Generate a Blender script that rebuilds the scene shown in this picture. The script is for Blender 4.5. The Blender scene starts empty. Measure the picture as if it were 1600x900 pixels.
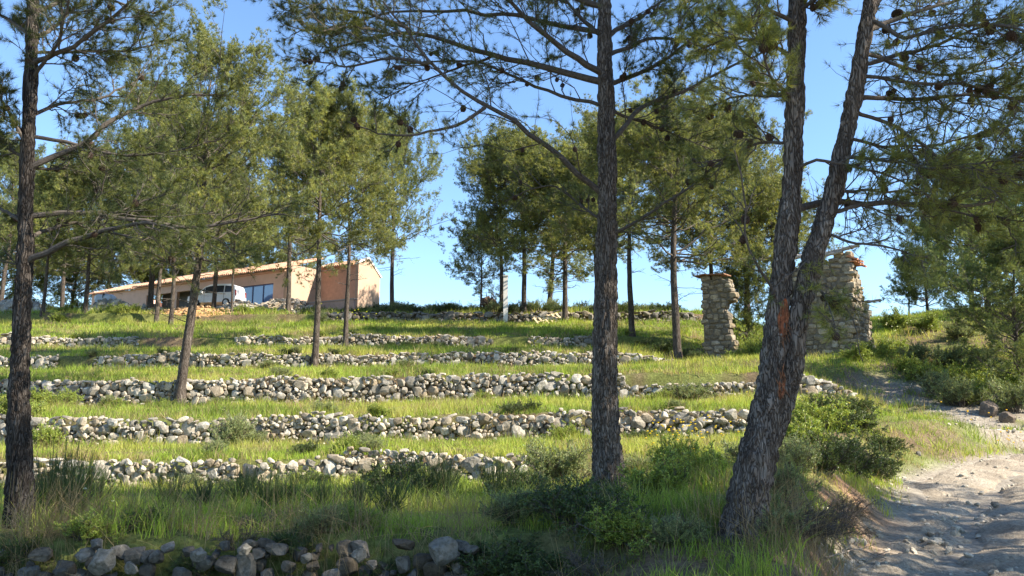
import bpy, math, random
import numpy as np
from mathutils import Vector
R = math.radians
rng = np.random.default_rng(7)
random.seed(7)
sc = bpy.context.scene
C = sc.collection

# ------------------------------------------------------------------ camera, sky, sun, exposure
FPX = 1280.0
CAMZ = 1.7
PITCH = math.atan(210 / FPX)
cam_d = bpy.data.cameras.new('camera'); cam = bpy.data.objects.new('camera', cam_d); C.objects.link(cam)
cam_d.sensor_width = 36; cam_d.lens = 36 * FPX / 1600; cam_d.clip_start = 0.05; cam_d.clip_end = 6000
cam.location = (0, 0, CAMZ); cam.rotation_euler = (math.pi / 2 + PITCH, 0, 0)
sc.camera = cam
SUN_EL, SUN_AZ = R(37), R(104)
w = bpy.data.worlds.new('World'); sc.world = w; w.use_nodes = True
nt = w.node_tree; bg = nt.nodes['Background']
sky = nt.nodes.new('ShaderNodeTexSky'); sky.sky_type = 'NISHITA'; sky.sun_disc = False
sky.sun_elevation = SUN_EL; sky.sun_rotation = SUN_AZ; sky.air_density = 1.15; sky.dust_density = 0.1; sky.ozone_density = 3.2
_tm = nt.nodes.new('ShaderNodeMix'); _tm.data_type = 'RGBA'; _tm.blend_type = 'MULTIPLY'; _tm.inputs[0].default_value = 1; _tm.inputs[7].default_value = (0.84, 0.93, 1.04, 1)
nt.links.new(sky.outputs[0], _tm.inputs[6]); nt.links.new(_tm.outputs[2], bg.inputs[0]); bg.inputs[1].default_value = 0.102
sun_d = bpy.data.lights.new('sun', 'SUN'); sun = bpy.data.objects.new('sun', sun_d); C.objects.link(sun)
sun_d.energy = 5.0; sun_d.angle = R(0.5); sun_d.color = (1.0, 0.91, 0.77)
sd = Vector((math.sin(SUN_AZ) * math.cos(SUN_EL), math.cos(SUN_AZ) * math.cos(SUN_EL), math.sin(SUN_EL)))
sun.rotation_euler = sd.to_track_quat('Z', 'Y').to_euler()
sc.view_settings.view_transform = 'Standard'; sc.view_settings.look = 'None'
sc.view_settings.exposure = 1.5; sc.view_settings.gamma = 1; sc.view_settings.use_curve_mapping = False
sc.render.resolution_x = 1024; sc.render.resolution_y = 576
sc.cycles.max_bounces = 5; sc.cycles.transparent_max_bounces = 6
sc.cycles.diffuse_bounces = 3; sc.cycles.glossy_bounces = 2; sc.cycles.transmission_bounces = 3

# ------------------------------------------------------------------ pixel <-> world
CP, SP = math.cos(PITCH), math.sin(PITCH)
def P(px, py, D):
    u = (px - 800) / FPX; v = (450 - py) / FPX
    dy = CP - v * SP; dz = SP + v * CP
    t = D / dy
    return np.array([u * t, D, CAMZ + dz * t])
def zp(py, D): return P(800, py, D)[2]

# ------------------------------------------------------------------ noise
def _h(ix, iy, iz, seed):
    n = (ix.astype(np.int64) * 374761393 + iy.astype(np.int64) * 668265263 + iz.astype(np.int64) * 2147483647 + seed * 974634777)
    n = (n ^ (n >> 13)) * 1274126177
    n = (n ^ (n >> 16)) & 0xffffff
    return n / float(0xffffff)
def vn3(x, y, z, seed=0):
    x, y, z = np.broadcast_arrays(np.asarray(x, float), np.asarray(y, float), np.asarray(z, float))
    ix, iy, iz = np.floor(x), np.floor(y), np.floor(z)
    fx, fy, fz = x - ix, y - iy, z - iz
    fx = fx * fx * (3 - 2 * fx); fy = fy * fy * (3 - 2 * fy); fz = fz * fz * (3 - 2 * fz)
    def g(a, b, c): return _h(ix + a, iy + b, iz + c, seed)
    x00 = g(0, 0, 0) * (1 - fx) + g(1, 0, 0) * fx; x10 = g(0, 1, 0) * (1 - fx) + g(1, 1, 0) * fx
    x01 = g(0, 0, 1) * (1 - fx) + g(1, 0, 1) * fx; x11 = g(0, 1, 1) * (1 - fx) + g(1, 1, 1) * fx
    return (x00 * (1 - fy) + x10 * fy) * (1 - fz) + (x01 * (1 - fy) + x11 * fy) * fz
def vn(x, y, seed=0):
    x, y = np.broadcast_arrays(np.asarray(x, float), np.asarray(y, float))
    ix, iy = np.floor(x), np.floor(y); fx, fy = x - ix, y - iy
    fx = fx * fx * (3 - 2 * fx); fy = fy * fy * (3 - 2 * fy); z = np.zeros_like(ix)
    def g(a, b): return _h(ix + a, iy + b, z, seed)
    return (g(0, 0) * (1 - fx) + g(1, 0) * fx) * (1 - fy) + (g(0, 1) * (1 - fx) + g(1, 1) * fx) * fy
def fbm(x, y, seed=0, o=4):
    s = 0; a = 0.5; t = 0
    for i in range(o):
        s = s + a * vn(x * 2 ** i + i * 17.3, y * 2 ** i - i * 9.1, seed + i); t += a; a *= 0.5
    return s / t
def sstep(a, b, x):
    t = np.clip((np.asarray(x, float) - a) / (b - a), 0, 1); return t * t * (3 - 2 * t)

# ------------------------------------------------------------------ terrain
# terrace walls: distance, image row of foot and head
WALLS = [(8.0, 935, 846), (17.0, 752, 712), (23.0, 686, 647), (30.0, 625, 588), (38.0, 572, 552), (46.0, 542, 527), (58.0, 503, 490)]
ky, kz = [-60, 7.9], [0.0, 0.0]
for i, (Y, b, t) in enumerate(WALLS):
    zb = zp(b, Y) if i else 0.0
    zt = zp(t, Y)
    ky += [Y + 0.12, Y + 0.34]; kz += [zb, zt]
WB = [(Y, (zp(b, Y) if i else 0.0), zp(t, Y)) for i, (Y, b, t) in enumerate(WALLS)]
ky += [64, 70, 78, 100, 180, 420, 3000]; kz += [10.2, 11.1, 11.5, 12.2, 6, -25, -60]
ky, kz = np.array(ky), np.array(kz)
ry = np.array([-60, 9, 11, 18, 24, 28, 32, 38, 45, 52, 62, 80, 180, 420, 3000.])
rz = np.array([0, 0, 0.07, 0.43, 0.9, 1.85, 2.7, 4.6, 7.0, 7.9, 8.6, 9, 4, -25, -60.])
def wob(x): return (fbm(x * 0.09 + 4, x * 0 + 2, 11, 3) - 0.5) * 1.6 + (vn(x * 0.5, x * 0, 12) - 0.5) * 0.25
XR = lambda y: np.interp(y, [6, 8, 12, 17, 23, 30, 36, 40, 46, 58, 75], [0.2, 0.4, 1.5, 2.4, 7.4, 12.2, 9.0, 7.6, 9.0, 17, 24])
RE = lambda y: np.interp(y, [-60, 0, 7.4, 9.2, 12, 15, 18.5, 21, 24, 30, 60], [-30, -1.5, 2.95, 3.6, 5.3, 7.0, 8.8, 11.2, 15.0, 30, 160])    # left edge of the road
def hbase(x, y):
    x = np.asarray(x, float); y = np.asarray(y, float)
    wx = wob(x)
    eta = y - wx * np.clip((y - 6) / 10, 0, 1)
    zt = np.interp(eta, ky, kz) + np.clip(x, -14, 6) * 0.014 * sstep(12, 16, y) * (1 - sstep(32, 50, y))
    zs = np.interp(y, [-60, 7, 9, 12, 17, 23, 30, 38, 46, 58, 70, 78, 100, 180, 420, 3000], [0.0, 0.45, 0.80, 0.90, 1.0, 1.75, 3.0, 4.55, 6.0, 9.1, 11.1, 11.5, 12.2, 6, -25, -60])
    s = 1 - sstep(-1.2, 1.6, x - XR(y))
    z = zt * s + zs * (1 - s)
    zr = np.interp(y, ry, rz)
    dr = x - RE(y)
    ra = sstep(-0.55 - 0.16 * np.clip(y - 8.5, 0, 40), 0.0, dr)          # bank down to the road
    # behind the ruin the right-hand mound takes over
    mound = sstep(14.5, 19.0, x) * sstep(26, 32, y)
    k = np.maximum(ra * (1 - sstep(24, 27, y)), mound)
    k = np.maximum(k, sstep(10, 14, x) * sstep(22, 27, y) * (1 - sstep(30, 36, y)))
    z = z * (1 - k) + zr * k
    # level pad of the ruin
    dp = np.hypot((x - 12.5) / 1.25, y - 38.5)
    pk = 1 - sstep(3.4, 6.0, dp)
    z = z * (1 - pk) + 4.42 * pk
    # crest of the mound right of the ruin, higher further right
    z = z + mound * sstep(34, 44, y) * (1 - sstep(60, 90, y)) * (-0.6 + 0.10 * np.clip(x - 15, 0, 20))
    z = z + (fbm(x * 0.35, y * 0.35, 3, 3) - 0.5) * 0.22 * sstep(9.5, 12, y) * (1 - 0.75 * ra) + (fbm(x * 1.7, y * 1.7, 5, 2) - 0.5) * 0.10 * (1 - 0.6 * ra)
    return z
def onroad(x, y):
    return (np.asarray(x) > RE(y)) & (np.asarray(y) < 26)
def hz(x, y): return float(hbase(np.array([x]), np.array([y]))[0])
def at(px, D, dz=0.0):
    z = 3.0
    for _ in range(6):
        X = (px - 800) / FPX * (D * CP + (z - CAMZ) * SP); z = hz(X, D)
    return (X, D, z + dz)
def hit(px, py, lo=6.0):
    Ds = np.linspace(lo, 110, 4000)
    u = (px - 800) / FPX; v = (450 - py) / FPX
    t = Ds / (CP - v * SP)
    X = u * t; Z = CAMZ + (SP + v * CP) * t
    h = hbase(X, Ds); i = np.argmax(h > Z)
    if not (h > Z).any(): i = len(Ds) // 3
    return (X[i], Ds[i], h[i])

# ------------------------------------------------------------------ mesh helpers
def mesh(name, V, F, mat=None, parent=None, col=None, smooth=False, link=True, uvw=None):
    """V (n,3); F one index array or a list of them (tri / quad)"""
    V = np.ascontiguousarray(V, dtype=np.float32)
    if not isinstance(F, (list, tuple)): F = [F]
    F = [np.asarray(f, dtype=np.int32) for f in F if len(f)]
    me = bpy.data.meshes.new(name)
    me.vertices.add(len(V)); me.vertices.foreach_set('co', V.ravel())
    nl = sum(f.size for f in F); npoly = sum(len(f) for f in F)
    me.loops.add(nl); me.polygons.add(npoly)
    me.loops.foreach_set('vertex_index', np.concatenate([f.ravel() for f in F]))
    st = []; o = 0
    for f in F:
        st.append(o + np.arange(len(f), dtype=np.int32) * f.shape[1]); o += f.size
    me.polygons.foreach_set('loop_start', np.concatenate(st).astype(np.int32))
    me.polygons.foreach_set('use_smooth', np.full(npoly, smooth, dtype=bool))
    if col is not None:
        a = me.color_attributes.new('Col', 'FLOAT_COLOR', 'POINT')
        c = np.ones((len(V), 4), np.float32); c[:, :3] = col
        a.data.foreach_set('color', c.ravel())
    me.update(calc_edges=True); me.validate()
    if mat: me.materials.append(mat)
    o = bpy.data.objects.new(name, me)
    if link: C.objects.link(o)
    if parent: o.parent = parent
    return o
class MB:
    def __init__(s): s.v = []; s.t = []; s.q = []; s.c = []; s.n = 0
    def add(s, V, F, col=None):
        V = np.asarray(V, float)
        Fs = F if isinstance(F, list) else [F]
        for f in Fs:
            f = np.asarray(f, dtype=np.int64)
            if not len(f): continue
            (s.t if f.shape[1] == 3 else s.q).append(f + s.n)
        s.v.append(V); s.n += len(V)
        c = np.ones((len(V), 3)) if col is None else np.broadcast_to(np.asarray(col, float), (len(V), 3))
        s.c.append(c)
    def box(s, c, size, M=None, col=None):
        sx, sy, sz = [a / 2 for a in size]
        V = np.array([[x * sx, y * sy, z * sz] for x in (-1, 1) for y in (-1, 1) for z in (-1, 1)])
        if M is not None: V = V @ np.asarray(M).T
        V = V + np.asarray(c)
        s.add(V, np.array([[0, 1, 3, 2], [4, 6, 7, 5], [0, 4, 5, 1], [2, 3, 7, 6], [0, 2, 6, 4], [1, 5, 7, 3]]), col)
    def obj(s, name, mat, parent=None, smooth=False):
        F = []
        if s.t: F.append(np.concatenate(s.t))
        if s.q: F.append(np.concatenate(s.q))
        return mesh(name, np.concatenate(s.v), F, mat, parent, np.concatenate(s.c), smooth)
def rotz(a):
    c, s_ = math.cos(a), math.sin(a); return np.array([[c, -s_, 0], [s_, c, 0], [0, 0, 1]])
def norm(a): return a / np.maximum(np.linalg.norm(a, axis=-1, keepdims=True), 1e-9)
def tubes(pts, rad, sides):
    """pts (n,k,3), rad (n,k) -> V, quads"""
    n, k, _ = pts.shape
    T = norm(np.gradient(pts, axis=1))
    ref = np.where(np.abs(T.mean(1, keepdims=True)[..., 2:3]) > 0.8, np.array([1.0, 0, 0]), np.array([0, 0, 1.0]))
    A = norm(np.cross(T, np.broadcast_to(ref, T.shape))); B = np.cross(T, A)
    th = np.arange(sides) / sides * 2 * math.pi
    V = pts[:, :, None, :] + rad[:, :, None, None] * (A[:, :, None, :] * np.cos(th)[:, None] + B[:, :, None, :] * np.sin(th)[:, None])
    V = V.reshape(-1, 3)
    i = np.arange(n)[:, None, None] * k * sides; j = np.arange(k - 1)[None, :, None] * sides; s0 = np.arange(sides)[None, None, :]; s1 = (s0 + 1) % sides
    Q = np.stack([i + j + s0, i + j + s1, i + j + sides + s1, i + j + sides + s0], -1).reshape(-1, 4)
    return V, Q
def resample(poly, k):
    poly = np.asarray(poly, float)
    d = np.r_[0, np.cumsum(np.linalg.norm(np.diff(poly[:, :3], axis=0), axis=1))]
    # smooth by Catmull-Rom on arc length
    t = np.linspace(0, d[-1], k)
    if len(poly) > 2:
        fine = np.linspace(0, d[-1], 60); f = np.stack([np.interp(fine, d, poly[:, c]) for c in range(poly.shape[1])], 1)
        for _ in range(14):
            f[1:-1] = (f[:-2] + 2 * f[1:-1] + f[2:]) / 4
        return np.stack([np.interp(t, fine, f[:, c]) for c in range(poly.shape[1])], 1)
    return np.stack([np.interp(t, d, poly[:, c]) for c in range(poly.shape[1])], 1)
def tag(o, label=None, cat=None, group=None, kind=None):
    if label: o['label'] = label
    if cat: o['category'] = cat
    if group: o['group'] = group
    if kind: o['kind'] = kind
    return o
def empty(name, loc, rz_=0.0):
    o = bpy.data.objects.new(name, None); C.objects.link(o); o.location = loc; o.rotation_euler = (0, 0, rz_); o.empty_display_size = 0.2
    return o
def copy_tree(o, parent=None):
    c = o.copy(); C.objects.link(c); c.parent = parent
    for ch in [q for q in C.objects if q.parent == o]: copy_tree(ch, c)
    return c

# ------------------------------------------------------------------ materials
def mat(name):
    m = bpy.data.materials.new(name); m.use_nodes = True
    return m, m.node_tree, m.node_tree.nodes['Principled BSDF']
def N(nt, t, **kw):
    n = nt.nodes.new(t)
    for k, v in kw.items():
        if k.startswith('i_'):
            key = k[2:].replace('_', ' ')
            n.inputs[key].default_value = v
        else: setattr(n, k, v)
    return n
def ramp(nt, src, stops):
    r = nt.nodes.new('ShaderNodeValToRGB'); e = r.color_ramp.elements
    while len(e) < len(stops): e.new(0.5)
    for q, (p, c) in zip(e, stops): q.position = p; q.color = (*c, 1)
    nt.links.new(src, r.inputs[0]); return r.outputs[0]
def mulc(nt, a, b, mode='MULTIPLY', fac=1.0):
    m = nt.nodes.new('ShaderNodeMix'); m.data_type = 'RGBA'; m.blend_type = mode
    if isinstance(fac, (int, float)): m.inputs[0].default_value = fac
    else: nt.links.new(fac, m.inputs[0])
    for s, q in ((a, 6), (b, 7)):
        if isinstance(s, tuple): m.inputs[q].default_value = (*s, 1)
        else: nt.links.new(s, m.inputs[q])
    return m.outputs[2]
def bump(nt, bsdf, h, strength=0.5, dist=0.02):
    b = nt.nodes.new('ShaderNodeBump'); b.inputs['Strength'].default_value = strength; b.inputs['Distance'].default_value = dist
    nt.links.new(h, b.inputs['Height']); nt.links.new(b.outputs[0], bsdf.inputs['Normal'])
def coords(nt, scale=(1, 1, 1), kind='Object'):
    tc = nt.nodes.new('ShaderNodeTexCoord'); mp = nt.nodes.new('ShaderNodeMapping'); mp.inputs['Scale'].default_value = scale
    nt.links.new(tc.outputs[kind], mp.inputs[0]); return mp.outputs[0]
def noise(nt, co, scale, detail=6, rough=0.6):
    n = nt.nodes.new('ShaderNodeTexNoise'); n.inputs['Scale'].default_value = scale; n.inputs['Detail'].default_value = detail; n.inputs['Roughness'].default_value = rough
    nt.links.new(co, n.inputs['Vector']); return n.outputs[0]
def attr(nt):
    a = nt.nodes.new('ShaderNodeAttribute'); a.attribute_name = 'Col'; return a.outputs[0]

def leaf_mat(name, tint=(1, 1, 1), trans=0.35, rough=0.5, spec=0.25):
    m, nt, b = mat(name)
    c = mulc(nt, attr(nt), tint)
    b.inputs['Roughness'].default_value = rough; b.inputs['Specular IOR Level'].default_value = spec
    nt.links.new(c, b.inputs['Base Color'])
    tr = nt.nodes.new('ShaderNodeBsdfTranslucent'); nt.links.new(mulc(nt, c, (1.15, 1.1, 0.6)), tr.inputs[0])
    mx = nt.nodes.new('ShaderNodeMixShader'); mx.inputs[0].default_value = trans
    nt.links.new(b.outputs[0], mx.inputs[1]); nt.links.new(tr.outputs[0], mx.inputs[2])
    nt.links.new(mx.outputs[0], nt.nodes['Material Output'].inputs[0])
    return m
M_need = leaf_mat('pine_needles', trans=0.42, rough=0.45, spec=0.35)
M_grass = leaf_mat('grass_blades', trans=0.45, rough=0.55, spec=0.2)
M_leaf = leaf_mat('shrub_leaves', trans=0.3, rough=0.45, spec=0.3)

def bark_mat(name, c0, c1, c2, sc_=1.0, strength=0.9):
    m, nt, b = mat(name)
    co = coords(nt, (1, 1, 0.19))
    n0 = noise(nt, co, 9 * sc_, 5, 0.65)
    vec = nt.nodes.new('ShaderNodeMix'); vec.data_type = 'VECTOR'; vec.inputs[0].default_value = 0.2
    nz = nt.nodes.new('ShaderNodeTexNoise'); nz.inputs['Scale'].default_value = 14 * sc_; nt.links.new(co, nz.inputs['Vector'])
    nt.links.new(co, vec.inputs[4]); nt.links.new(nz.outputs[1], vec.inputs[5])
    vo = nt.nodes.new('ShaderNodeTexVoronoi'); vo.feature = 'DISTANCE_TO_EDGE'; vo.inputs['Scale'].default_value = 27 * sc_
    nt.links.new(vec.outputs[1], vo.inputs['Vector'])
    vc = nt.nodes.new('ShaderNodeTexVoronoi'); vc.inputs['Scale'].default_value = 27 * sc_; nt.links.new(vec.outputs[1], vc.inputs['Vector'])
    base = ramp(nt, n0, [(0.3, c0), (0.55, c1), (0.75, c2)])
    crack = ramp(nt, vo.outputs[0], [(0.0, (0.35, 0.31, 0.28)), (0.16, (1, 1, 1))])
    c = mulc(nt, base, crack)
    pv = nt.nodes.new('ShaderNodeSeparateColor'); nt.links.new(vc.outputs[1], pv.inputs[0])
    c = mulc(nt, c, ramp(nt, pv.outputs[0], [(0, (0.78, 0.76, 0.74)), (1, (1.2, 1.18, 1.15))]))
    nt.links.new(c, b.inputs['Base Color']); b.inputs['Roughness'].default_value = 0.92; b.inputs['Specular IOR Level'].default_value = 0.15
    ad = nt.nodes.new('ShaderNodeMath'); ad.operation = 'MULTIPLY_ADD'; nt.links.new(n0, ad.inputs[0]); ad.inputs[1].default_value = 0.5
    mn = nt.nodes.new('ShaderNodeMath'); mn.operation = 'MINIMUM'; nt.links.new(vo.outputs[0], mn.inputs[0]); mn.inputs[1].default_value = 0.2
    ml = nt.nodes.new('ShaderNodeMath'); ml.operation = 'MULTIPLY'; nt.links.new(mn.outputs[0], ml.inputs[0]); ml.inputs[1].default_value = 4.0
    nt.links.new(ml.outputs[0], ad.inputs[2]); bump(nt, b, ad.outputs[0], strength, 0.03)
    return m
M_bark = bark_mat('pine_bark', (0.11, 0.093, 0.080), (0.19, 0.163, 0.140), (0.29, 0.26, 0.225))
M_barkshade = bark_mat('shaded_pine_bark', (0.045, 0.038, 0.033), (0.08, 0.069, 0.06), (0.14, 0.125, 0.11))  # darker copy of pine_bark, in place of shade on the left trunk
M_barkfar = bark_mat('pine_bark_grey', (0.075, 0.062, 0.052), (0.125, 0.105, 0.088), (0.20, 0.175, 0.15), 0.8, 0.8)
def simple(name, c, rough=0.7, nscale=0, amt=0.2, bstr=0.0, spec=0.3, metal=0.0, usecol=False):
    m, nt, b = mat(name)
    b.inputs['Base Color'].default_value = (*c, 1); b.inputs['Roughness'].default_value = rough
    b.inputs['Specular IOR Level'].default_value = spec; b.inputs['Metallic'].default_value = metal
    if nscale:
        co = coords(nt); n = noise(nt, co, nscale)
        lo = tuple(x * (1 - amt) for x in c); hi = tuple(min(1, x * (1 + amt)) for x in c)
        cc = ramp(nt, n, [(0.3, lo), (0.7, hi)])
        if usecol: cc = mulc(nt, cc, attr(nt))
        nt.links.new(cc, b.inputs['Base Color'])
        if bstr: bump(nt, b, n, bstr, 0.02)
    elif usecol: nt.links.new(mulc(nt, attr(nt), c), b.inputs['Base Color'])
    return m
M_twig = simple('twig_bark', (0.09, 0.075, 0.062), 0.9, 30, 0.4, 0.4)
M_cone = simple('cone_scales', (0.085, 0.055, 0.04), 0.85, 60, 0.4, 0.6)
def stone_mat(name, lo, mid, hi, nscale=5.0):
    m, nt, b = mat(name)
    co = coords(nt)
    n = noise(nt, co, nscale, 8, 0.65); n2 = noise(nt, co, nscale * 5, 6, 0.7)
    c = ramp(nt, n, [(0.32, lo), (0.5, mid), (0.68, hi)])
    c = mulc(nt, c, attr(nt))
    c = mulc(nt, c, ramp(nt, n2, [(0.35, (0.55, 0.53, 0.5)), (0.55, (1, 1, 1))]))
    nt.links.new(c, b.inputs['Base Color']); b.inputs['Roughness'].default_value = 0.9; b.inputs['Specular IOR Level'].default_value = 0.2
    bump(nt, b, n2, 0.6, 0.02)
    return m
M_stone = stone_mat('limestone', (0.25, 0.235, 0.205), (0.38, 0.36, 0.32), (0.52, 0.495, 0.445))
M_ruin = stone_mat('ruin_stone', (0.19, 0.165, 0.125), (0.30, 0.265, 0.205), (0.43, 0.385, 0.30), 3.0)
M_mortar = simple('lime_mortar', (0.15, 0.125, 0.09), 0.95, 12, 0.3, 0.9)

def ground_mat():
    m, nt, b = mat('soil_and_litter')
    co = coords(nt)
    n = noise(nt, co, 1.2, 8, 0.7); n2 = noise(nt, co, 14, 6, 0.75)
    c = mulc(nt, attr(nt), ramp(nt, n, [(0.3, (0.75, 0.72, 0.7)), (0.7, (1.25, 1.25, 1.2))]))
    c = mulc(nt, c, ramp(nt, n2, [(0.35, (0.5, 0.48, 0.45)), (0.65, (1.25, 1.25, 1.25))]))
    nt.links.new(c, b.inputs['Base Color']); b.inputs['Roughness'].default_value = 0.95; b.inputs['Specular IOR Level'].default_value = 0.1
    bump(nt, b, n2, 0.8, 0.05)
    return m
M_ground = ground_mat()
def road_mat():
    m, nt, b = mat('dirt_road')
    co = coords(nt)
    n = noise(nt, co, 0.9, 8, 0.65); n2 = noise(nt, co, 20, 8, 0.8)
    vo = nt.nodes.new('ShaderNodeTexVoronoi'); vo.inputs['Scale'].default_value = 24; nt.links.new(co, vo.inputs['Vector'])
    c = ramp(nt, n, [(0.3, (0.28, 0.235, 0.18)), (0.5, (0.38, 0.33, 0.26)), (0.7, (0.47, 0.42, 0.345))])
    c = mulc(nt, c, ramp(nt, n2, [(0.34, (0.45, 0.42, 0.39)), (0.58, (1.1, 1.09, 1.07))]))
    c = mulc(nt, c, attr(nt))
    nt.links.new(c, b.inputs['Base Color']); b.inputs['Roughness'].default_value = 0.95; b.inputs['Specular IOR Level'].default_value = 0.1
    ad = nt.nodes.new('ShaderNodeMath'); ad.operation = 'ADD'; nt.links.new(n2, ad.inputs[0]); 
    ml = nt.nodes.new('ShaderNodeMath'); ml.operation = 'MULTIPLY'; ml.inputs[1].default_value = -0.35; nt.links.new(vo.outputs[0], ml.inputs[0]); nt.links.new(ml.outputs[0], ad.inputs[1])
    bump(nt, b, ad.outputs[0], 0.9, 0.04)
    return m
M_road = road_mat()

# ------------------------------------------------------------------ ground sheet
def gravel_mask(x, y):
    a = sstep(0.0, 2.2, x - 10.6 - 0.16 * (y - 20)) * sstep(17, 21, y) * (1 - sstep(30.5, 34, y + (fbm(x * 0.3, y * 0.3, 40) - 0.5) * 4))
    b = sstep(-0.9, 0.2, x - RE(y)) * (1 - sstep(26, 30, y))
    a = a * (0.22 + 0.78 * sstep(0.45, 0.62, fbm(x * 0.7, y * 0.7, 41, 3)))
    return np.clip(np.maximum(a, b), 0, 1)
EB = [hit(1300, 790), hit(1275, 860), hit(1325, 765)]
def earth(x, y): return np.max([np.exp(-(((x - e[0]) / 0.55) ** 2 + ((y - e[1]) / 0.8) ** 2)) for e in EB], axis=0)
xs = np.r_[np.linspace(-3000, -70, 14), np.linspace(-60, -22, 60), np.arange(-21.5, 22, 0.22), np.linspace(22.5, 60, 60), np.linspace(70, 3000, 14)]
ys = np.r_[np.linspace(-3000, -60, 12), np.linspace(-50, 4, 22), np.arange(4.5, 62, 0.13), np.linspace(62.5, 110, 60), np.geomspace(115, 3000, 22)]
gx, gy = np.meshgrid(xs, ys); X, Y = gx.ravel(), gy.ravel()
Z = hbase(X, Y)
inside = onroad(X - 0.15, Y)
Z = Z - 0.10 * sstep(0.0, 0.6, X - RE(Y)) * (Y < 25.5) * (Y > -1)
nx_, ny_ = len(xs), len(ys)
ii = (np.arange(ny_ - 1)[:, None] * nx_ + np.arange(nx_ - 1)[None, :]).ravel()
Q = np.stack([ii, ii + 1, ii + nx_ + 1, ii + nx_], 1)
g = fbm(X * 0.5, Y * 0.5, 21, 4)
soil = np.array([0.17, 0.125, 0.08]); grn = np.array([0.15, 0.17, 0.05]); grav = np.array([0.33, 0.295, 0.245])
mixg = sstep(0.35, 0.6, g)[:, None]
col = soil * (1 - mixg) + grn * mixg
gm = (gravel_mask(X, Y) * sstep(0.25, 0.5, fbm(X * 0.9, Y * 0.9, 22) + 0.12))[:, None]
col = col * (1 - gm) + grav * gm
ea = np.clip(earth(X, Y) * 1.4, 0, 1)[:, None]; col = col * (1 - ea) + np.array([0.27, 0.175, 0.11]) * ea
# orange spoil soil by the house
oy = (sstep(59.5, 62, Y) * (1 - sstep(66, 70, Y)) * sstep(-33, -30, X) * (1 - sstep(-19, -16, X)))[:, None]
col = col * (1 - oy) + np.array([0.42, 0.27, 0.15]) * oy
ground = mesh('ground', np.stack([X, Y, Z], 1), Q, M_ground, col=col, smooth=True); tag(ground, kind='structure')

# ------------------------------------------------------------------ road sheet (eroded track)
gul = [hit(a, b) for a, b in ((1650, 715), (1575, 742), (1540, 775), (1522, 800), (1505, 835), (1492, 870), (1478, 905))]
gul2 = [hit(a, b) for a, b in ((1555, 800), (1480, 815), (1440, 850), (1340, 862), (1300, 870))]
def distpoly(x, y, poly):
    d = np.full(x.shape, 1e9)
    for (a, b) in zip(poly[:-1], poly[1:]):
        ax, ay, bx_, by_ = a[0], a[1], b[0], b[1]
        t = np.clip(((x - ax) * (bx_ - ax) + (y - ay) * (by_ - ay)) / ((bx_ - ax) ** 2 + (by_ - ay) ** 2), 0, 1)
        d = np.minimum(d, np.hypot(x - ax - t * (bx_ - ax), y - ay - t * (by_ - ay)))
    return d
def road_detail(x, y):
    dx = (fbm(x * 1.3, y * 1.3, 51, 3) - 0.5) * 0.5
    d1 = distpoly(x + dx, y - dx, gul); d2 = distpoly(x - dx, y + dx * 0.6, gul2)
    r = (fbm(x * 0.7, y * 0.7, 52, 4) - 0.5) * 0.14 + (fbm(x * 3, y * 3, 53, 4) - 0.5) * 0.05 + (fbm(x * 12, y * 12, 54, 3) - 0.5) * 0.022
    # low ledges of hard crust
    t = fbm(x * 0.55 + 3, y * 0.9, 56, 4) * 7
    led = (np.floor(t) + sstep(0.78, 0.95, t - np.floor(t))) / 7
    r = r + (led - 0.5) * 0.22
    return r - 0.17 * np.exp(-(d1 / 0.09) ** 2) - 0.10 * np.exp(-(d1 / 0.35) ** 2) - 0.07 * np.exp(-(d2 / 0.09) ** 2), d1
na, nb = 330, 420
ya = np.linspace(0.8, 25.8, nb); wv = np.linspace(0, 1, na)
W_, Yr = np.meshgrid(wv ** 1.35, ya)
Xr = RE(Yr) - 0.3 + (fbm(Yr * 0.9, Yr * 0, 57) - 0.5) * 0.7 + W_ * np.interp(Yr, [0, 10, 26], [14, 14, 16])
det, dg = road_detail(Xr, Yr)
edge = np.minimum(sstep(0, 0.04, W_), sstep(25.8, 24.9, Yr)) if False else sstep(0, 0.045, W_) * (1 - sstep(24.6, 25.8, Yr))
Zr = hbase(Xr, Yr) + det * edge - 0.11 * (1 - edge) + 0.02
ii = (np.arange(nb - 1)[:, None] * na + np.arange(na - 1)[None, :]).ravel()
Q = np.stack([ii, ii + 1, ii + na + 1, ii + na], 1)
rc = (0.85 + 0.3 * fbm(Xr * 0.5, Yr * 2.0, 58, 3))[..., None] * np.array([1, 0.985, 0.96])
road = mesh('dirt_track', np.stack([Xr.ravel(), Yr.ravel(), Zr.ravel()], 1), Q, M_road, col=rc.reshape(-1, 3), smooth=True); tag(road, kind='structure')
def hroad(x, y):
    x = np.asarray(x, float); y = np.asarray(y, float)
    return hbase(x, y) + np.where(onroad(x, y), road_detail(x, y)[0] + 0.02, 0)

# ------------------------------------------------------------------ rocks
def ico(sub):
    import bmesh
    bm = bmesh.new(); bmesh.ops.create_icosphere(bm, subdivisions=sub, radius=1)
    V = np.array([v.co[:] for v in bm.verts]); F = np.array([[v.index for v in f.verts] for f in bm.faces]); bm.free(); return V, F
ICO = {s: ico(s) for s in (1, 2, 3, 4)}
def rock_variants(sub, n, seed, cut=(0.5, 0.85)):
    r = np.random.default_rng(seed); out = []
    for i in range(n):
        V = ICO[sub][0].copy()
        for _ in range(14):
            nn = norm(r.normal(size=3)); d = r.uniform(*cut)
            s = V @ nn - d; V = V - np.outer(np.clip(s, 0, None), nn)
        V += (vn3(V[:, 0] * 3 + i * 9, V[:, 1] * 3, V[:, 2] * 3, seed)[:, None] - 0.5) * 0.12 * norm(V)
        V -= V.mean(0); V /= np.abs(V).max(0)
        out.append(V)
    return np.array(out)
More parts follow.
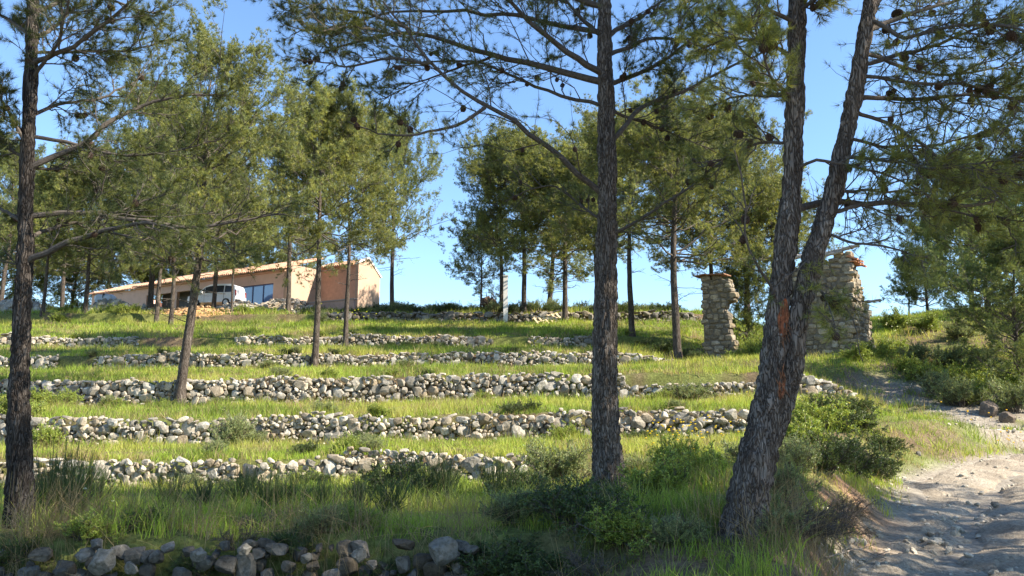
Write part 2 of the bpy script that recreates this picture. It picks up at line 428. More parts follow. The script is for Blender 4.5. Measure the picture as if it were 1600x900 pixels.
RV = {1: rock_variants(1, 24, 3), 2: rock_variants(2, 20, 4), 3: rock_variants(3, 14, 5), 4: rock_variants(4, 6, 6)}
def blocks(sub, n, seed):
    r = np.random.default_rng(seed); out = []
    for i in range(n):
        V = ICO[sub][0].copy(); V = np.sign(V) * np.abs(V) ** 0.38
        for _ in range(5):
            nn = norm(r.normal(size=3) * np.array([1, 0.5, 1])); d = r.uniform(0.95, 1.25); V = V - np.outer(np.clip(V @ nn - d, 0, None), nn)
        V += (vn3(V[:, 0] * 2 + i * 9, V[:, 1] * 2, V[:, 2] * 2, seed)[:, None] - 0.5) * 0.22 * norm(V)
        V /= np.abs(V).max(0); out.append(V)
    return np.array(out)
BLK = {3: blocks(3, 24, 9)}
def fitted(sub, n, seed):
    r = np.random.default_rng(seed); out = []
    for i in range(n):
        V = ICO[sub][0].copy(); V = np.sign(V) * np.abs(V) ** 0.6
        for _ in range(9):
            nn = norm(r.normal(size=3)); d = r.uniform(0.62, 1.0); V = V - np.outer(np.clip(V @ nn - d, 0, None), nn)
        V += (vn3(V[:, 0] * 2.6 + i * 9, V[:, 1] * 2.6, V[:, 2] * 2.6, seed)[:, None] - 0.5) * 0.16 * norm(V)
        V /= np.abs(V).max(0); out.append(V)
    return np.array(out)
FIT = {2: fitted(2, 30, 19), 3: fitted(3, 24, 20)}
def rand_rot(n, r, amt):
    a = r.normal(size=(n, 3)) * amt
    cx, sx = np.cos(a[:, 0]), np.sin(a[:, 0]); cy, sy = np.cos(a[:, 1]), np.sin(a[:, 1]); cz, sz = np.cos(a[:, 2]), np.sin(a[:, 2])
    M = np.empty((n, 3, 3))
    M[:, 0, 0] = cy * cz; M[:, 0, 1] = sx * sy * cz - cx * sz; M[:, 0, 2] = cx * sy * cz + sx * sz
    M[:, 1, 0] = cy * sz; M[:, 1, 1] = sx * sy * sz + cx * cz; M[:, 1, 2] = cx * sy * sz - sx * cz
    M[:, 2, 0] = -sy; M[:, 2, 1] = sx * cy; M[:, 2, 2] = cx * cy
    return M
def rocks(mb, pos, size, sub, r, rot=0.3, cols=None, basis=None, lib=None):
    pos = np.asarray(pos, float); size = np.asarray(size, float); n = len(pos)
    lib = lib or RV
    vs = lib[sub][r.integers(0, len(lib[sub]), n)] * (size[:, None, :] * 0.5)
    vs = np.einsum('nij,nvj->nvi', rand_rot(n, r, rot), vs)
    if basis is not None: vs = vs @ np.asarray(basis).T
    vs = vs + pos[:, None, :]
    m = vs.shape[1]; F = ICO[sub][1]
    Fa = (F[None] + (np.arange(n) * m)[:, None, None]).reshape(-1, 3)
    if cols is None:
        b = r.uniform(0.68, 1.18, n)[:, None]; warm = r.uniform(0, 1, n)[:, None] ** 2
        cols = b * (np.array([1, 0.985, 0.96]) * (1 - warm) + np.array([1.02, 0.89, 0.72]) * warm)
    mb.add(vs.reshape(-1, 3), Fa, np.repeat(cols, m, axis=0))

# ------------------------------------------------------------------ terrace walls, one thing each
def terrace_wall(k, x0, x1, sub, sz, label, seed, skip=None):
    r = np.random.default_rng(seed)
    Y, zb, zt = WB[k]
    mb = MB(); pos = []; size = []
    db = 0.04; xb = np.arange(x0, x1, db); nbn = len(xb)
    yw = Y + wob(xb) * min(1, (Y - 6) / 10)
    bt = hbase(xb, yw - 0.45) - 0.06; tp_ = hbase(xb, yw + 0.5)
    f = sstep(-1.0, 0.8, XR(yw) - xb); coll = vn(xb * 0.22, xb * 0 + seed * 3.1, 60)
    top = tp_ - 0.03 + (vn(xb * 1.3, xb * 0 + k, 61) - 0.5) * 0.13 + (vn(xb * 0.35, xb * 0 + k, 63) - 0.5) * 0.10
    if k == 0: top = top - 0.10
    top = np.where(coll < 0.10, top - 0.4 * (tp_ - bt), top)
    dead = (f < 0.25)
    if skip: dead |= np.array([bool(skip(x)) for x in xb])
    h = bt.copy(); h[dead] = 1e6
    for _ in range(200000):
        c = int(np.argmin(h - top))
        if h[c] > top[c] - 0.03: break
        wst = sz * float(np.clip(r.lognormal(-0.12, 0.52), 0.35, 1.7 if k == 0 else 2.8)); nb2 = max(1, int(wst / db / 2))
        a, b = max(0, c - nb2), min(nbn, c + nb2 + 1)
        hs = h[a:b]; hs = hs[hs < 1e5]
        z = float(np.median(hs)); hgt = wst * r.uniform(0.6, 1.2)
        hgt = min(hgt, max(0.09, float(top[c]) - z + 0.06))
        fill = k == 0 and r.random() < 0.42
        if not fill:
            pos.append((xb[(a + b) // 2 if (a + b) // 2 < nbn else -1], yw[c] + 0.10 * (z - bt[c]) + r.normal() * 0.045 + 0.05, z + hgt / 2))
            size.append((wst * 1.03, sz * r.uniform(1.0, 1.5), hgt * 1.08))
        seg = h[a:b]; h[a:b] = np.where(seg < 1e5, np.maximum(seg, z) * 0 + z + hgt * 0.92, seg)
    for x in np.arange(x0, x1, sz):      # a few tumbled stones at the foot
        if r.random() < 0.14:
            yy_ = Y + float(wob(np.array([x]))[0]) * min(1, (Y - 6) / 10) - r.uniform(0.2, 0.8); s_ = sz * r.uniform(0.4, 0.9)
            if XR(np.array([yy_]))[0] > x: pos.append((x, yy_, hz(x, yy_) + s_ * 0.12)); size.append((s_, s_, s_ * 0.7))
    pos = np.array(pos); size = np.array(size)
    n_ = len(pos); bb = r.uniform(0.55, 1.3, n_)[:, None] * (0.36 if k == 0 else 0.62 if k == 6 else 1.0); wm = r.uniform(0, 1, n_)[:, None] ** 2  # shade put into stone colour: lowest wall (with soil stain) and crest wall
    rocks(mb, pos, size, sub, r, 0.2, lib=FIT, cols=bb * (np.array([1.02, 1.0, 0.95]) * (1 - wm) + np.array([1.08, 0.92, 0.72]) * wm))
    o = mb.obj('dry_stone_wall', M_stone)
    tag(o, label, 'stone wall', 'dry stone terrace walls stepping up the slope')
    return o
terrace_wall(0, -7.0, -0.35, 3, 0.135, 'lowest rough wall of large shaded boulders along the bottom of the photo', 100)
terrace_wall(1, -17, 0.6, 3, 0.135, 'stone terrace wall just above the grass strip behind the left pine, nearest sunlit wall', 101)
terrace_wall(2, -22, 9.0, 2, 0.15, 'second sunlit terrace wall up, passing behind the middle pine trunk', 102)
terrace_wall(3, -28, 13.5, 2, 0.175, 'tallest long terrace wall at mid slope, with a leaning pine at its foot', 103)
terrace_wall(4, -34, 9, 2, 0.18, 'low terrace wall with a slender pine at its foot, fourth sunlit wall up', 104, skip=lambda x: vn(np.array([x * 0.3]), np.array([2.0]), 62)[0] < 0.12)
terrace_wall(5, -36, 10, 2, 0.18, 'faint broken terrace wall almost hidden in tall grass below the house', 105, skip=lambda x: vn(np.array([x * 0.3]), np.array([5.0]), 62)[0] < 0.32)
terrace_wall(6, -14, 14, 2, 0.30, 'topmost shade-darkened terrace wall along the crest right of the house', 106)

# ------------------------------------------------------------------ pines
def spawn(par, plen, m, t0, t1, ang, lenf, k, up, wig, r, taper=0.6, flat=0.45):
    """children of parents (n,kp,3) -> (n*m,k,3), lengths"""
    n, kp, _ = par.shape
    t = t0 + (t1 - t0) * ((np.arange(m)[None, :] + r.uniform(0, 1, (n, m))) / m)
    f = t * (kp - 1); i = np.minimum(f.astype(int), kp - 2); fr = (f - i)[..., None]
    nn = np.arange(n)[:, None]
    base = par[nn, i] * (1 - fr) + par[nn, i + 1] * fr
    tan = norm(par[nn, i + 1] - par[nn, i])
    rnd = r.normal(size=(n, m, 3)); rnd[..., 2] *= flat
    perp = norm(rnd - (rnd * tan).sum(-1, keepdims=True) * tan)
    a = ang * r.uniform(0.6, 1.35, (n, m))[..., None]
    d = norm(tan * np.cos(a) + perp * np.sin(a))
    L = plen[:, None] * lenf * (1 - taper * t) * r.uniform(0.55, 1.3, (n, m))
    base = base.reshape(-1, 3); d = d.reshape(-1, 3); L = L.ravel()
    s = np.linspace(0, 1, k)[None, :, None]
    pts = base[:, None] + d[:, None] * s * L[:, None, None]
    w = np.cumsum(r.normal(size=(len(L), k, 3)), 1) * wig * L[:, None, None] / k
    w -= w[:, :1]; pts = pts + w
    pts[..., 2] += up * L[:, None] * (s[..., 0] ** 2)
    return pts, L
def trad(pts, r0, r1): 
    k = pts.shape[1]; return np.asarray(r0)[:, None] * (1 - np.linspace(0, 1, k)[None]) + np.asarray(r1)[:, None] * np.linspace(0, 1, k)[None]
def needles(P0, D0, k, length, width, r, colr, spread=0.9, fwd=0.7):
    n = len(P0)
    d = norm(D0[:, None] * fwd + r.normal(size=(n, k, 3)) * spread * 0.6)
    L = length * r.uniform(0.6, 1.2, (n, k, 1))
    sdv = norm(np.cross(d, r.normal(size=(n, k, 3)))) * width * 0.5
    b = P0[:, None] + d * 0.005
    tip = b + d * L
    V = np.stack([b - sdv, b + sdv, tip], 2).reshape(-1, 3)
    F = np.arange(len(V)).reshape(-1, 3)
    cc = np.repeat(np.repeat(colr, k, axis=0), 3, axis=0) * np.repeat(r.uniform(0.75, 1.25, (n * k, 1)), 3, axis=0)
    return V, F, cc
NCOL = np.array([[0.20, 0.215, 0.062], [0.155, 0.178, 0.065], [0.28, 0.28, 0.085], [0.13, 0.155, 0.065]])
def needle_cols(n, r, pos, tint=(1, 1, 1)):
    w = vn3(pos[:, 0] * 0.9, pos[:, 1] * 0.9, pos[:, 2] * 0.9, 70)
    base = NCOL[r.integers(0, 4, n)]
    return base * (0.65 + 0.75 * w)[:, None] * np.asarray(tint)

def far_pine(name_seed, H, cb, Rw, nprim, ntuft_scale=1.0, lean=0.0, tr=0.16, tuft=(17, 0.135, 0.0145), tint=(1, 1, 1), domed=1.0, lod=3, curve=0.0):
    """pine standing at its own origin: trunk, limbs, crown"""
    r = np.random.default_rng(name_seed)
    root = empty('pine_tree', (0, 0, 0))
    k = 26; s = np.linspace(0, 1, k)
    la = r.uniform(0, 6.28)
    path = np.stack([lean * H * s ** 1.2 + 0.02 * H * np.sin(s * 5 + la) * s + curve * np.sin(s * math.pi), 0.02 * H * np.cos(s * 4 + la) * s, -0.25 + (H * 0.97 + 0.25) * s], 1)
    rad = tr * (1 - s * 0.88) ** 0.85; rad[0] *= 1.5; rad[1] *= 1.12
    V, Q = tubes(path[None], rad[None], 12)
    bn = vn3(V[:, 0] * 14, V[:, 1] * 14, V[:, 2] * 4, 33)
    mesh('trunk', V + norm(V - np.repeat(path, 12, 0)) * ((bn - 0.5) * 0.22 * tr)[:, None], Q, M_barkfar, root, smooth=True)
    # primaries
    hh = cb + (1 - cb) * r.uniform(0, 1, nprim) ** 0.9
    az = np.arange(nprim) * 2.4 + r.uniform(-0.5, 0.5, nprim)
    prof = np.sqrt(np.clip(1 - ((hh - (cb + 0.32 * (1 - cb))) / (0.74 * (1 - cb))) ** 2, 0.02, 1))
    L = Rw * prof * r.uniform(0.72, 1.18, nprim)
    el = np.interp(hh, [cb, 1], [-0.05, 1.15]) + r.normal(size=nprim) * 0.15
    base = np.stack([np.interp(hh, s, path[:, c]) for c in range(3)], 1)
    d = np.stack([np.cos(az) * np.cos(el), np.sin(az) * np.cos(el), np.sin(el)], 1)
    kk = 8; ss = np.linspace(0, 1, kk)[None, :, None]
    prim = base[:, None] + d[:, None] * ss * L[:, None, None]
    prim[..., 2] += 0.22 * L[:, None] * ss[..., 0] ** 2
    wv_ = np.cumsum(r.normal(size=prim.shape), 1) * 0.035 * L[:, None, None]; prim += wv_ - wv_[:, :1]
    r0 = np.interp(hh, s, rad) * 0.38
    mbl = MB(); mbl.add(*tubes(prim, trad(prim, r0, r0 * 0.25), 5))
    sec, L2 = spawn(prim, L, 7, 0.22, 1.0, 0.75, 0.48, 5, 0.18, 0.16, r, 0.45, 0.7)
    mbl.add(*tubes(sec, trad(sec, np.repeat(r0 * 0.30, 7), np.full(len(sec), 0.005)), 3))
    ter, L3 = spawn(sec, L2, 6, 0.15, 1.0, 0.7, 0.5, 4, 0.2, 0.2, r, 0.3, 0.9)
    mbl.add(*tubes(ter, trad(ter, np.full(len(ter), 0.008), np.full(len(ter), 0.004)), 3))
    # dead bare twigs below the crown
    nd = 10
    hd = np.linspace(cb * 0.62, cb * 1.05, nd); ad = r.uniform(0, 6.28, nd)
    bd = np.stack([np.interp(hd, s, path[:, c]) for c in range(3)], 1)
    dd = np.stack([np.cos(ad), np.sin(ad), r.uniform(-0.2, 0.35, nd)], 1)
    dead = bd[:, None] + dd[:, None] * ss * (Rw * r.uniform(0.15, 0.6, nd))[:, None, None]
    wv_ = np.cumsum(r.normal(size=dead.shape), 1) * 0.03; dead += wv_ - wv_[:, :1]
    mbl.add(*tubes(dead, trad(dead, np.full(nd, 0.018), np.full(nd, 0.005)), 4))
    ds, _ = spawn(dead, np.full(nd, Rw * 0.4), 5, 0.3, 1, 0.8, 0.4, 4, -0.05, 0.2, r); mbl.add(*tubes(ds, trad(ds, np.full(len(ds), 0.007), np.full(len(ds), 0.003)), 3))
    mbl.obj('limbs', M_twig, root)
    # tufts: along tertiary twigs and out of their ends
    per = max(1, int(round(6 * ntuft_scale)))
    f = r.uniform(0.35, 1.0, (len(ter), per)); f[:, 0] = 1.0
    idx = np.minimum((f * 3).astype(int), 2); fr = (f * 3 - idx)[..., None]; nn = np.arange(len(ter))[:, None]
    tp = (ter[nn, idx] * (1 - fr) + ter[nn, idx + 1] * fr).reshape(-1, 3)
    td = norm(ter[nn, idx + 1] - ter[nn, idx]).reshape(-1, 3)
    tp = tp + r.normal(size=tp.shape) * 0.07
    td = norm(td + np.array([0, 0, 0.35]))
    cc = needle_cols(len(tp), r, tp, np.array(tint) * 1.12)
    V, F, cols = needles(tp, td, tuft[0], tuft[1], tuft[2], r, cc)
    mesh('crown', V, F, M_need, root, cols)
    return root

# ------------------------------------------------------------------ near pines (traced limbs, real depth)
def bark_disp(V, ctr, rad, seed):
    d = V - ctr
    n1 = vn3(V[:, 0] * 26, V[:, 1] * 26, V[:, 2] * 8, seed); n2 = vn3(V[:, 0] * 60, V[:, 1] * 60, V[:, 2] * 22, seed + 1)
    n0 = vn3(V[:, 0] * 5, V[:, 1] * 5, V[:, 2] * 2.2, seed + 2)
    rdg = 1 - np.abs(n1 * 2 - 1) * 1.0
    plate = sstep(0.25, 0.6, 1 - rdg)
    return V + norm(d) * ((plate - 0.6) * 0.020 + (n2 - 0.5) * 0.012 + (n0 - 0.5) * 0.035)[:, None] * np.clip(rad / 0.13, 0.25, 1.2)[:, None]
def stem(mb, px, D, ext, seed, flare=0.35, dD=0.0, sides=84):
    """px: (x, y, width) list bottom to top"""
    pts = []; 
    for i, (a, b, w_) in enumerate(px):
        DD = D + dD * i / (len(px) - 1)
        p = P(a, b, DD); dist = p[1] * p[1] / math.hypot(p[0], p[1]); pts.append((*p, w_ / 2 * dist / FPX / 1.0))
    last = np.array(pts[-1]); prev = np.array(pts[-2])
    dirn = norm((last - prev)[:3])
    if ext > 0:
        for q in (0.34, 0.67, 1.0):
            pts.append((*(last[:3] + dirn * ext * q + np.array([0.12 * math.sin(q * 5 + seed), 0.15 * math.cos(q * 4), 0])), last[3] * (1 - q * 0.85)))
    arr = np.array(pts)
    if flare > 0:
        low = arr[0].copy(); low[2] -= 0.35; low[3] *= 1 + flare; arr = np.vstack([low, arr])
    L = np.linalg.norm(np.diff(arr[:, :3], axis=0), axis=1).sum()
    k = int(L / 0.028)
    d = np.r_[0, np.cumsum(np.linalg.norm(np.diff(arr[:, :3], axis=0), axis=1))]
    fine = np.linspace(0, d[-1], 200); f = np.stack([np.interp(fine, d, arr[:, c]) for c in range(4)], 1)
    for _ in range(40): f[1:-1] = (f[:-2] + 2 * f[1:-1] + f[2:]) / 4
    t = np.linspace(0, d[-1], k); path = np.stack([np.interp(t, fine, f[:, c]) for c in range(4)], 1)
    V, Q = tubes(path[None, :, :3], path[None, :, 3], sides)
    ctr = np.repeat(path[:, :3], sides, 0); rr = np.repeat(path[:, 3], sides)
    V = bark_disp(V, ctr, rr, seed)
    mb.add(V, Q)
    return path
def cone_mesh():
    mb = MB()
    th = np.arange(0, 70); zz = th / 70
    V, F = ICO[2]
    mb.add(V * np.array([0.024, 0.024, 0.040]) * (1 - 0.25 * (V[:, 2:3] > 0)), F)
    rr = np.random.default_rng(5)
    for i in range(70):
        a = i * 2.4; z = -0.034 + 0.070 * i / 70; rad = 0.030 * math.sqrt(max(0.05, 1 - (z / 0.042) ** 2))
        c = np.array([math.cos(a) * rad, math.sin(a) * rad, z])
        mb.box(c, (0.012, 0.012, 0.005), rotz(a) @ np.array([[0.8, 0, -0.6], [0, 1, 0], [0.6, 0, 0.8]]))
    me = mb.obj('pine_cone', M_cone); d = me.data; bpy.data.objects.remove(me); return d
CONE = cone_mesh()
def near_pine(label, stems, D, limbs, ncones, seed, ext, topn, topz, topR, tint=(1, 1, 1), group=None, tufts=7, dens=1.25, bark=None):
    r = np.random.default_rng(seed)
    mb = MB(); paths = []
    for i, st in enumerate(stems):
        paths.append(stem(mb, st['px'], D + st.get('off', 0), st.get('ext', ext), seed + i * 5, st.get('flare', 0.35), st.get('dD', 0)))
    base = paths[0][0, :3]
    root = empty('pine_tree', (base[0], base[1], hz(base[0], base[1])))
    off = np.array(root.location)
    tag(root, label, 'pine tree', group)
    def local(mb_):
        mb_.v = [v - off for v in mb_.v]; return mb_
    local(mb).obj('trunk', bark or M_bark, root, smooth=True)
    K = 16; prim = []; PL = []; R0 = []; dens_l = []
    for lb in limbs:
        pts = []
        n = len(lb['px'])
        for j, (a, b) in enumerate(lb['px']):
            pts.append(P(a, b, D + lb.get('d0', 0) + (lb.get('d', 0) - lb.get('d0', 0)) * (j / (n - 1)) ** 0.8))
        # root the limb inside its stem
        pts = np.array(pts); 
        pth = np.concatenate(paths)[:, :3]; q = pth[np.argmin(np.linalg.norm((pth - pts[0]) * np.array([1, 0.3, 1]), axis=1))]
        if lb.get('root', True): pts[0] = q
        pp = resample(pts, K)
        PL_ = np.linalg.norm(np.diff(pp, axis=0), axis=1).sum()
        wv_ = np.cumsum(r.normal(size=pp.shape), 0) * 0.012 * PL_ / 2; wv_ -= wv_[:1]; pp = pp + wv_
        prim.append(pp); PL.append(PL_); R0.append(lb.get('w', 12) / 2 * D / FPX); dens_l.append(lb.get('dn', 1.0))
    # limbs above the frame, from the same stems
    for i in range(topn):
        pth = paths[i % len(paths)] if i % 3 else paths[-1]
        zmin = topz; zmax = pth[-1, 2] - 0.2
        z = zmin + (zmax - zmin) * r.uniform(0, 1)
        b = np.array([np.interp(z, pth[:, 2], pth[:, c]) for c in range(3)])
        fz = (z - zmin) / (zmax - zmin)
        a = i * 2.4 + r.uniform(-0.4, 0.4); el = 0.15 + 0.9 * fz
        L = topR * (1 - 0.6 * fz) * r.uniform(0.6, 1.15)
        d = np.array([math.cos(a) * math.cos(el), math.sin(a) * math.cos(el), math.sin(el)])
        s = np.linspace(0, 1, K)[:, None]
        pp = b + d * s * L; pp[:, 2] += 0.15 * L * s[:, 0] ** 2
        wv_ = np.cumsum(r.normal(size=pp.shape), 0) * 0.03; wv_ -= wv_[:1]
        prim.append(pp + wv_); PL.append(L); R0.append(0.035 * (1 - 0.5 * fz)); dens_l.append(1.0)
    prim = np.array(prim); PL = np.array(PL); R0 = np.array(R0); dn = np.array(dens_l)
    mbl = MB(); mbl.add(*tubes(prim, trad(prim, R0, R0 * 0.22 + 0.002), 8))
    m2 = int(14 * dens)
    sec, L2 = spawn(prim, PL, m2, 0.10, 1.0, 0.8, 0.38, 7, 0.10, 0.22, r, 0.45, 0.75)
    keep = r.random(len(sec)) < np.repeat(np.clip(dn, 0, 1), m2)
    keep2 = np.repeat(dn, m2)
    L2 = np.clip(L2, 0.25, 1.5); sec, L2, dn2 = sec[keep], L2[keep], keep2[keep]
    mbl.add(*tubes(sec, trad(sec, np.full(len(sec), 0.0095), np.full(len(sec), 0.0035)), 4))
    m3 = 8
    ter, L3 = spawn(sec, L2, m3, 0.12, 1.0, 0.75, 0.5, 5, 0.12, 0.25, r, 0.3, 0.9)
    mbl.add(*tubes(ter, trad(ter, np.full(len(ter), 0.0045), np.full(len(ter), 0.0022)), 3))
    local(mbl).obj('limbs', M_twig, root)
    per = tufts
    f = r.uniform(0.25, 1.0, (len(ter), per)); f[:, 0] = 1.0
    kk = 4; idx = np.minimum((f * kk).astype(int), kk - 1); fr = (f * kk - idx)[..., None]; nn = np.arange(len(ter))[:, None]
    tp = (ter[nn, idx] * (1 - fr) + ter[nn, idx + 1] * fr).reshape(-1, 3); td = norm(ter[nn, idx + 1] - ter[nn, idx]).reshape(-1, 3)
    kp = r.random(len(tp)) < np.repeat(np.repeat(np.clip(dn2, 0, 1) ** 0.5, m3), per) * (0.45 + 0.9 * vn3(tp[:, 0] * 1.6, tp[:, 1] * 1.6, tp[:, 2] * 1.6, seed))
    tp, td = tp[kp], td[kp]
    V, F, cols = needles(tp, td, 15, 0.10, 0.0040, r, needle_cols(len(tp), r, tp, tint), 0.8, 0.8)
    mesh('crown', V - off, F, M_need, root, cols)
    # cones hang from the thinner wood
    pool = sec[:, 1:5].reshape(-1, 3); vis = pool[(pool[:, 1] > 4)]
    # keep to cones that stand inside the picture
    dep = vis[:, 1] * CP + (vis[:, 2] - CAMZ) * SP; u = vis[:, 0] / dep * FPX + 800; v_ = 450 - (-(vis[:, 1]) * SP + (vis[:, 2] - CAMZ) * CP) / dep * FPX
    vis = vis[(u > 5) & (u < 1595) & (v_ > 4)]
    for i in range(min(ncones, len(vis))):
        p = vis[r.integers(0, len(vis))]
        for j in range(1 + (r.random() < 0.35)):
            c = bpy.data.objects.new('pine_cone', CONE); C.objects.link(c); c.parent = root
            s = r.uniform(0.8, 1.2)
            c.scale = (s, s, s); c.rotation_euler = (r.uniform(2.2, 3.9), r.uniform(-0.6, 0.6), r.uniform(0, 6.28))
            c.location = Vector(p - off) + Vector((r.normal() * 0.03 * j, r.normal() * 0.03 * j, -0.035 * s))
    return root, paths

NG = 'near pines framing the view'
# left pine
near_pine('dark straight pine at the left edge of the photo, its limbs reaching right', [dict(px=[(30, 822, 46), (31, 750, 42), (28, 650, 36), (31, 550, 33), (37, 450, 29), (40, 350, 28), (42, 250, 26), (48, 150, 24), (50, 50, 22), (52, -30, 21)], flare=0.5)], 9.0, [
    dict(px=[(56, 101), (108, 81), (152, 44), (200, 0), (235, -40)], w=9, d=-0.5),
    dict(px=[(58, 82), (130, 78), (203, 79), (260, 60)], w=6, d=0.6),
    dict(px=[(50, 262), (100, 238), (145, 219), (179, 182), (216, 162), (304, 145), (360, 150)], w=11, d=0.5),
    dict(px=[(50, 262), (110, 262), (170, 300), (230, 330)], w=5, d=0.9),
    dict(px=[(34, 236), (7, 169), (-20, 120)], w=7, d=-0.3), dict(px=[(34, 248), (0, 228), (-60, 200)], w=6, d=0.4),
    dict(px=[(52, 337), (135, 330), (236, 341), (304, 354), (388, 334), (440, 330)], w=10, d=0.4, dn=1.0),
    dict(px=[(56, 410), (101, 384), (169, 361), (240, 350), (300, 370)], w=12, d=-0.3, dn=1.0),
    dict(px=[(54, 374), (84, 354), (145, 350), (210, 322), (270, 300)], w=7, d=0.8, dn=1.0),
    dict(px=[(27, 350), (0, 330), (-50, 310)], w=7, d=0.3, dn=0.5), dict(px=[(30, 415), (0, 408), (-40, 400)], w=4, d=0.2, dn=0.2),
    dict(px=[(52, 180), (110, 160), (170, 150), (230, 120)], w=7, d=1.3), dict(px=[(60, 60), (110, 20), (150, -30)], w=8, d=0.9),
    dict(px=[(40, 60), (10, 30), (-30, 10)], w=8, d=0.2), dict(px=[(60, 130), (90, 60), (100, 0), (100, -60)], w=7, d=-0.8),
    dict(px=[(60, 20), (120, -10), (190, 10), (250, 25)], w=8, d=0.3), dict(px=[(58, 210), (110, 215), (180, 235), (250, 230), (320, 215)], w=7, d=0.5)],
    22, 41, 4.5, 10, 6.9, 2.2, (0.55, 0.60, 0.60), NG, tufts=5, dens=1.0, bark=M_barkshade)  # needle tint darkened in place of shade and backlight
# middle pine
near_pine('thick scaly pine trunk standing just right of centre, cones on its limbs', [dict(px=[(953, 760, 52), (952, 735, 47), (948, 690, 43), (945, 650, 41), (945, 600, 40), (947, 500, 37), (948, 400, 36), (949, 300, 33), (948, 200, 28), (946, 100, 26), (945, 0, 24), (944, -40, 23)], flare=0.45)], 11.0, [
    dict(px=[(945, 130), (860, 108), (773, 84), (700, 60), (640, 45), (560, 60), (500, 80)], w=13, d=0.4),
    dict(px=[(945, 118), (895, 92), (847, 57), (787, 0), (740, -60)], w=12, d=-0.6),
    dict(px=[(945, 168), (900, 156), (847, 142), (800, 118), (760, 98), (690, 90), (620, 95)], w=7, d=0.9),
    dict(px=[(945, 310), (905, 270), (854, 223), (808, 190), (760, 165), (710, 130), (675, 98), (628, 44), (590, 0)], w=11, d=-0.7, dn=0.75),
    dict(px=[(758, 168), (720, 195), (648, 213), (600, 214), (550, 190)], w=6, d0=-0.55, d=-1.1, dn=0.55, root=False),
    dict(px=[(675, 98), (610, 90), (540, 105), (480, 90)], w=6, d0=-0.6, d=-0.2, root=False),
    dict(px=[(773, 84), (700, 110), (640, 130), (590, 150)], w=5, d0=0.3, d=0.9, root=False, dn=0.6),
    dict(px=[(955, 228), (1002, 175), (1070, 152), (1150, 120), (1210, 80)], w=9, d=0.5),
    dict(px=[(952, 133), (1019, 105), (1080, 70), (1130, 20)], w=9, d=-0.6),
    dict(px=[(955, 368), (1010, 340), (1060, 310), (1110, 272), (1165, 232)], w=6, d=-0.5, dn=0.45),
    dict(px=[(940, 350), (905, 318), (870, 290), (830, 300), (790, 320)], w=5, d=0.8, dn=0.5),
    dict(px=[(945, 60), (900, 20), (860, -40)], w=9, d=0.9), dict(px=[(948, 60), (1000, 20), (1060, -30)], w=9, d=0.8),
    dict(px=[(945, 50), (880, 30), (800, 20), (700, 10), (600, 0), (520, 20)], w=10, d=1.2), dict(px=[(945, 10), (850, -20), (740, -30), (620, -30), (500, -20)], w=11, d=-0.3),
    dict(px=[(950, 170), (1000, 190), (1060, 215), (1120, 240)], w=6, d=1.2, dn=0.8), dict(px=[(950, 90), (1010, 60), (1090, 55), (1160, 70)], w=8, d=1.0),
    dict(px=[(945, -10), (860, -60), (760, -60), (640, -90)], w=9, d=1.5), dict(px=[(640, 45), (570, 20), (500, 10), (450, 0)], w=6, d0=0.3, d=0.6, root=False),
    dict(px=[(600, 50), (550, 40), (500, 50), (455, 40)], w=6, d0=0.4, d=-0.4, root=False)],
    84, 42, 4.5, 12, 8.2, 2.8, (0.58, 0.62, 0.60), NG, dens=1.15)  # needles darkened here too, standing in for backlit shade
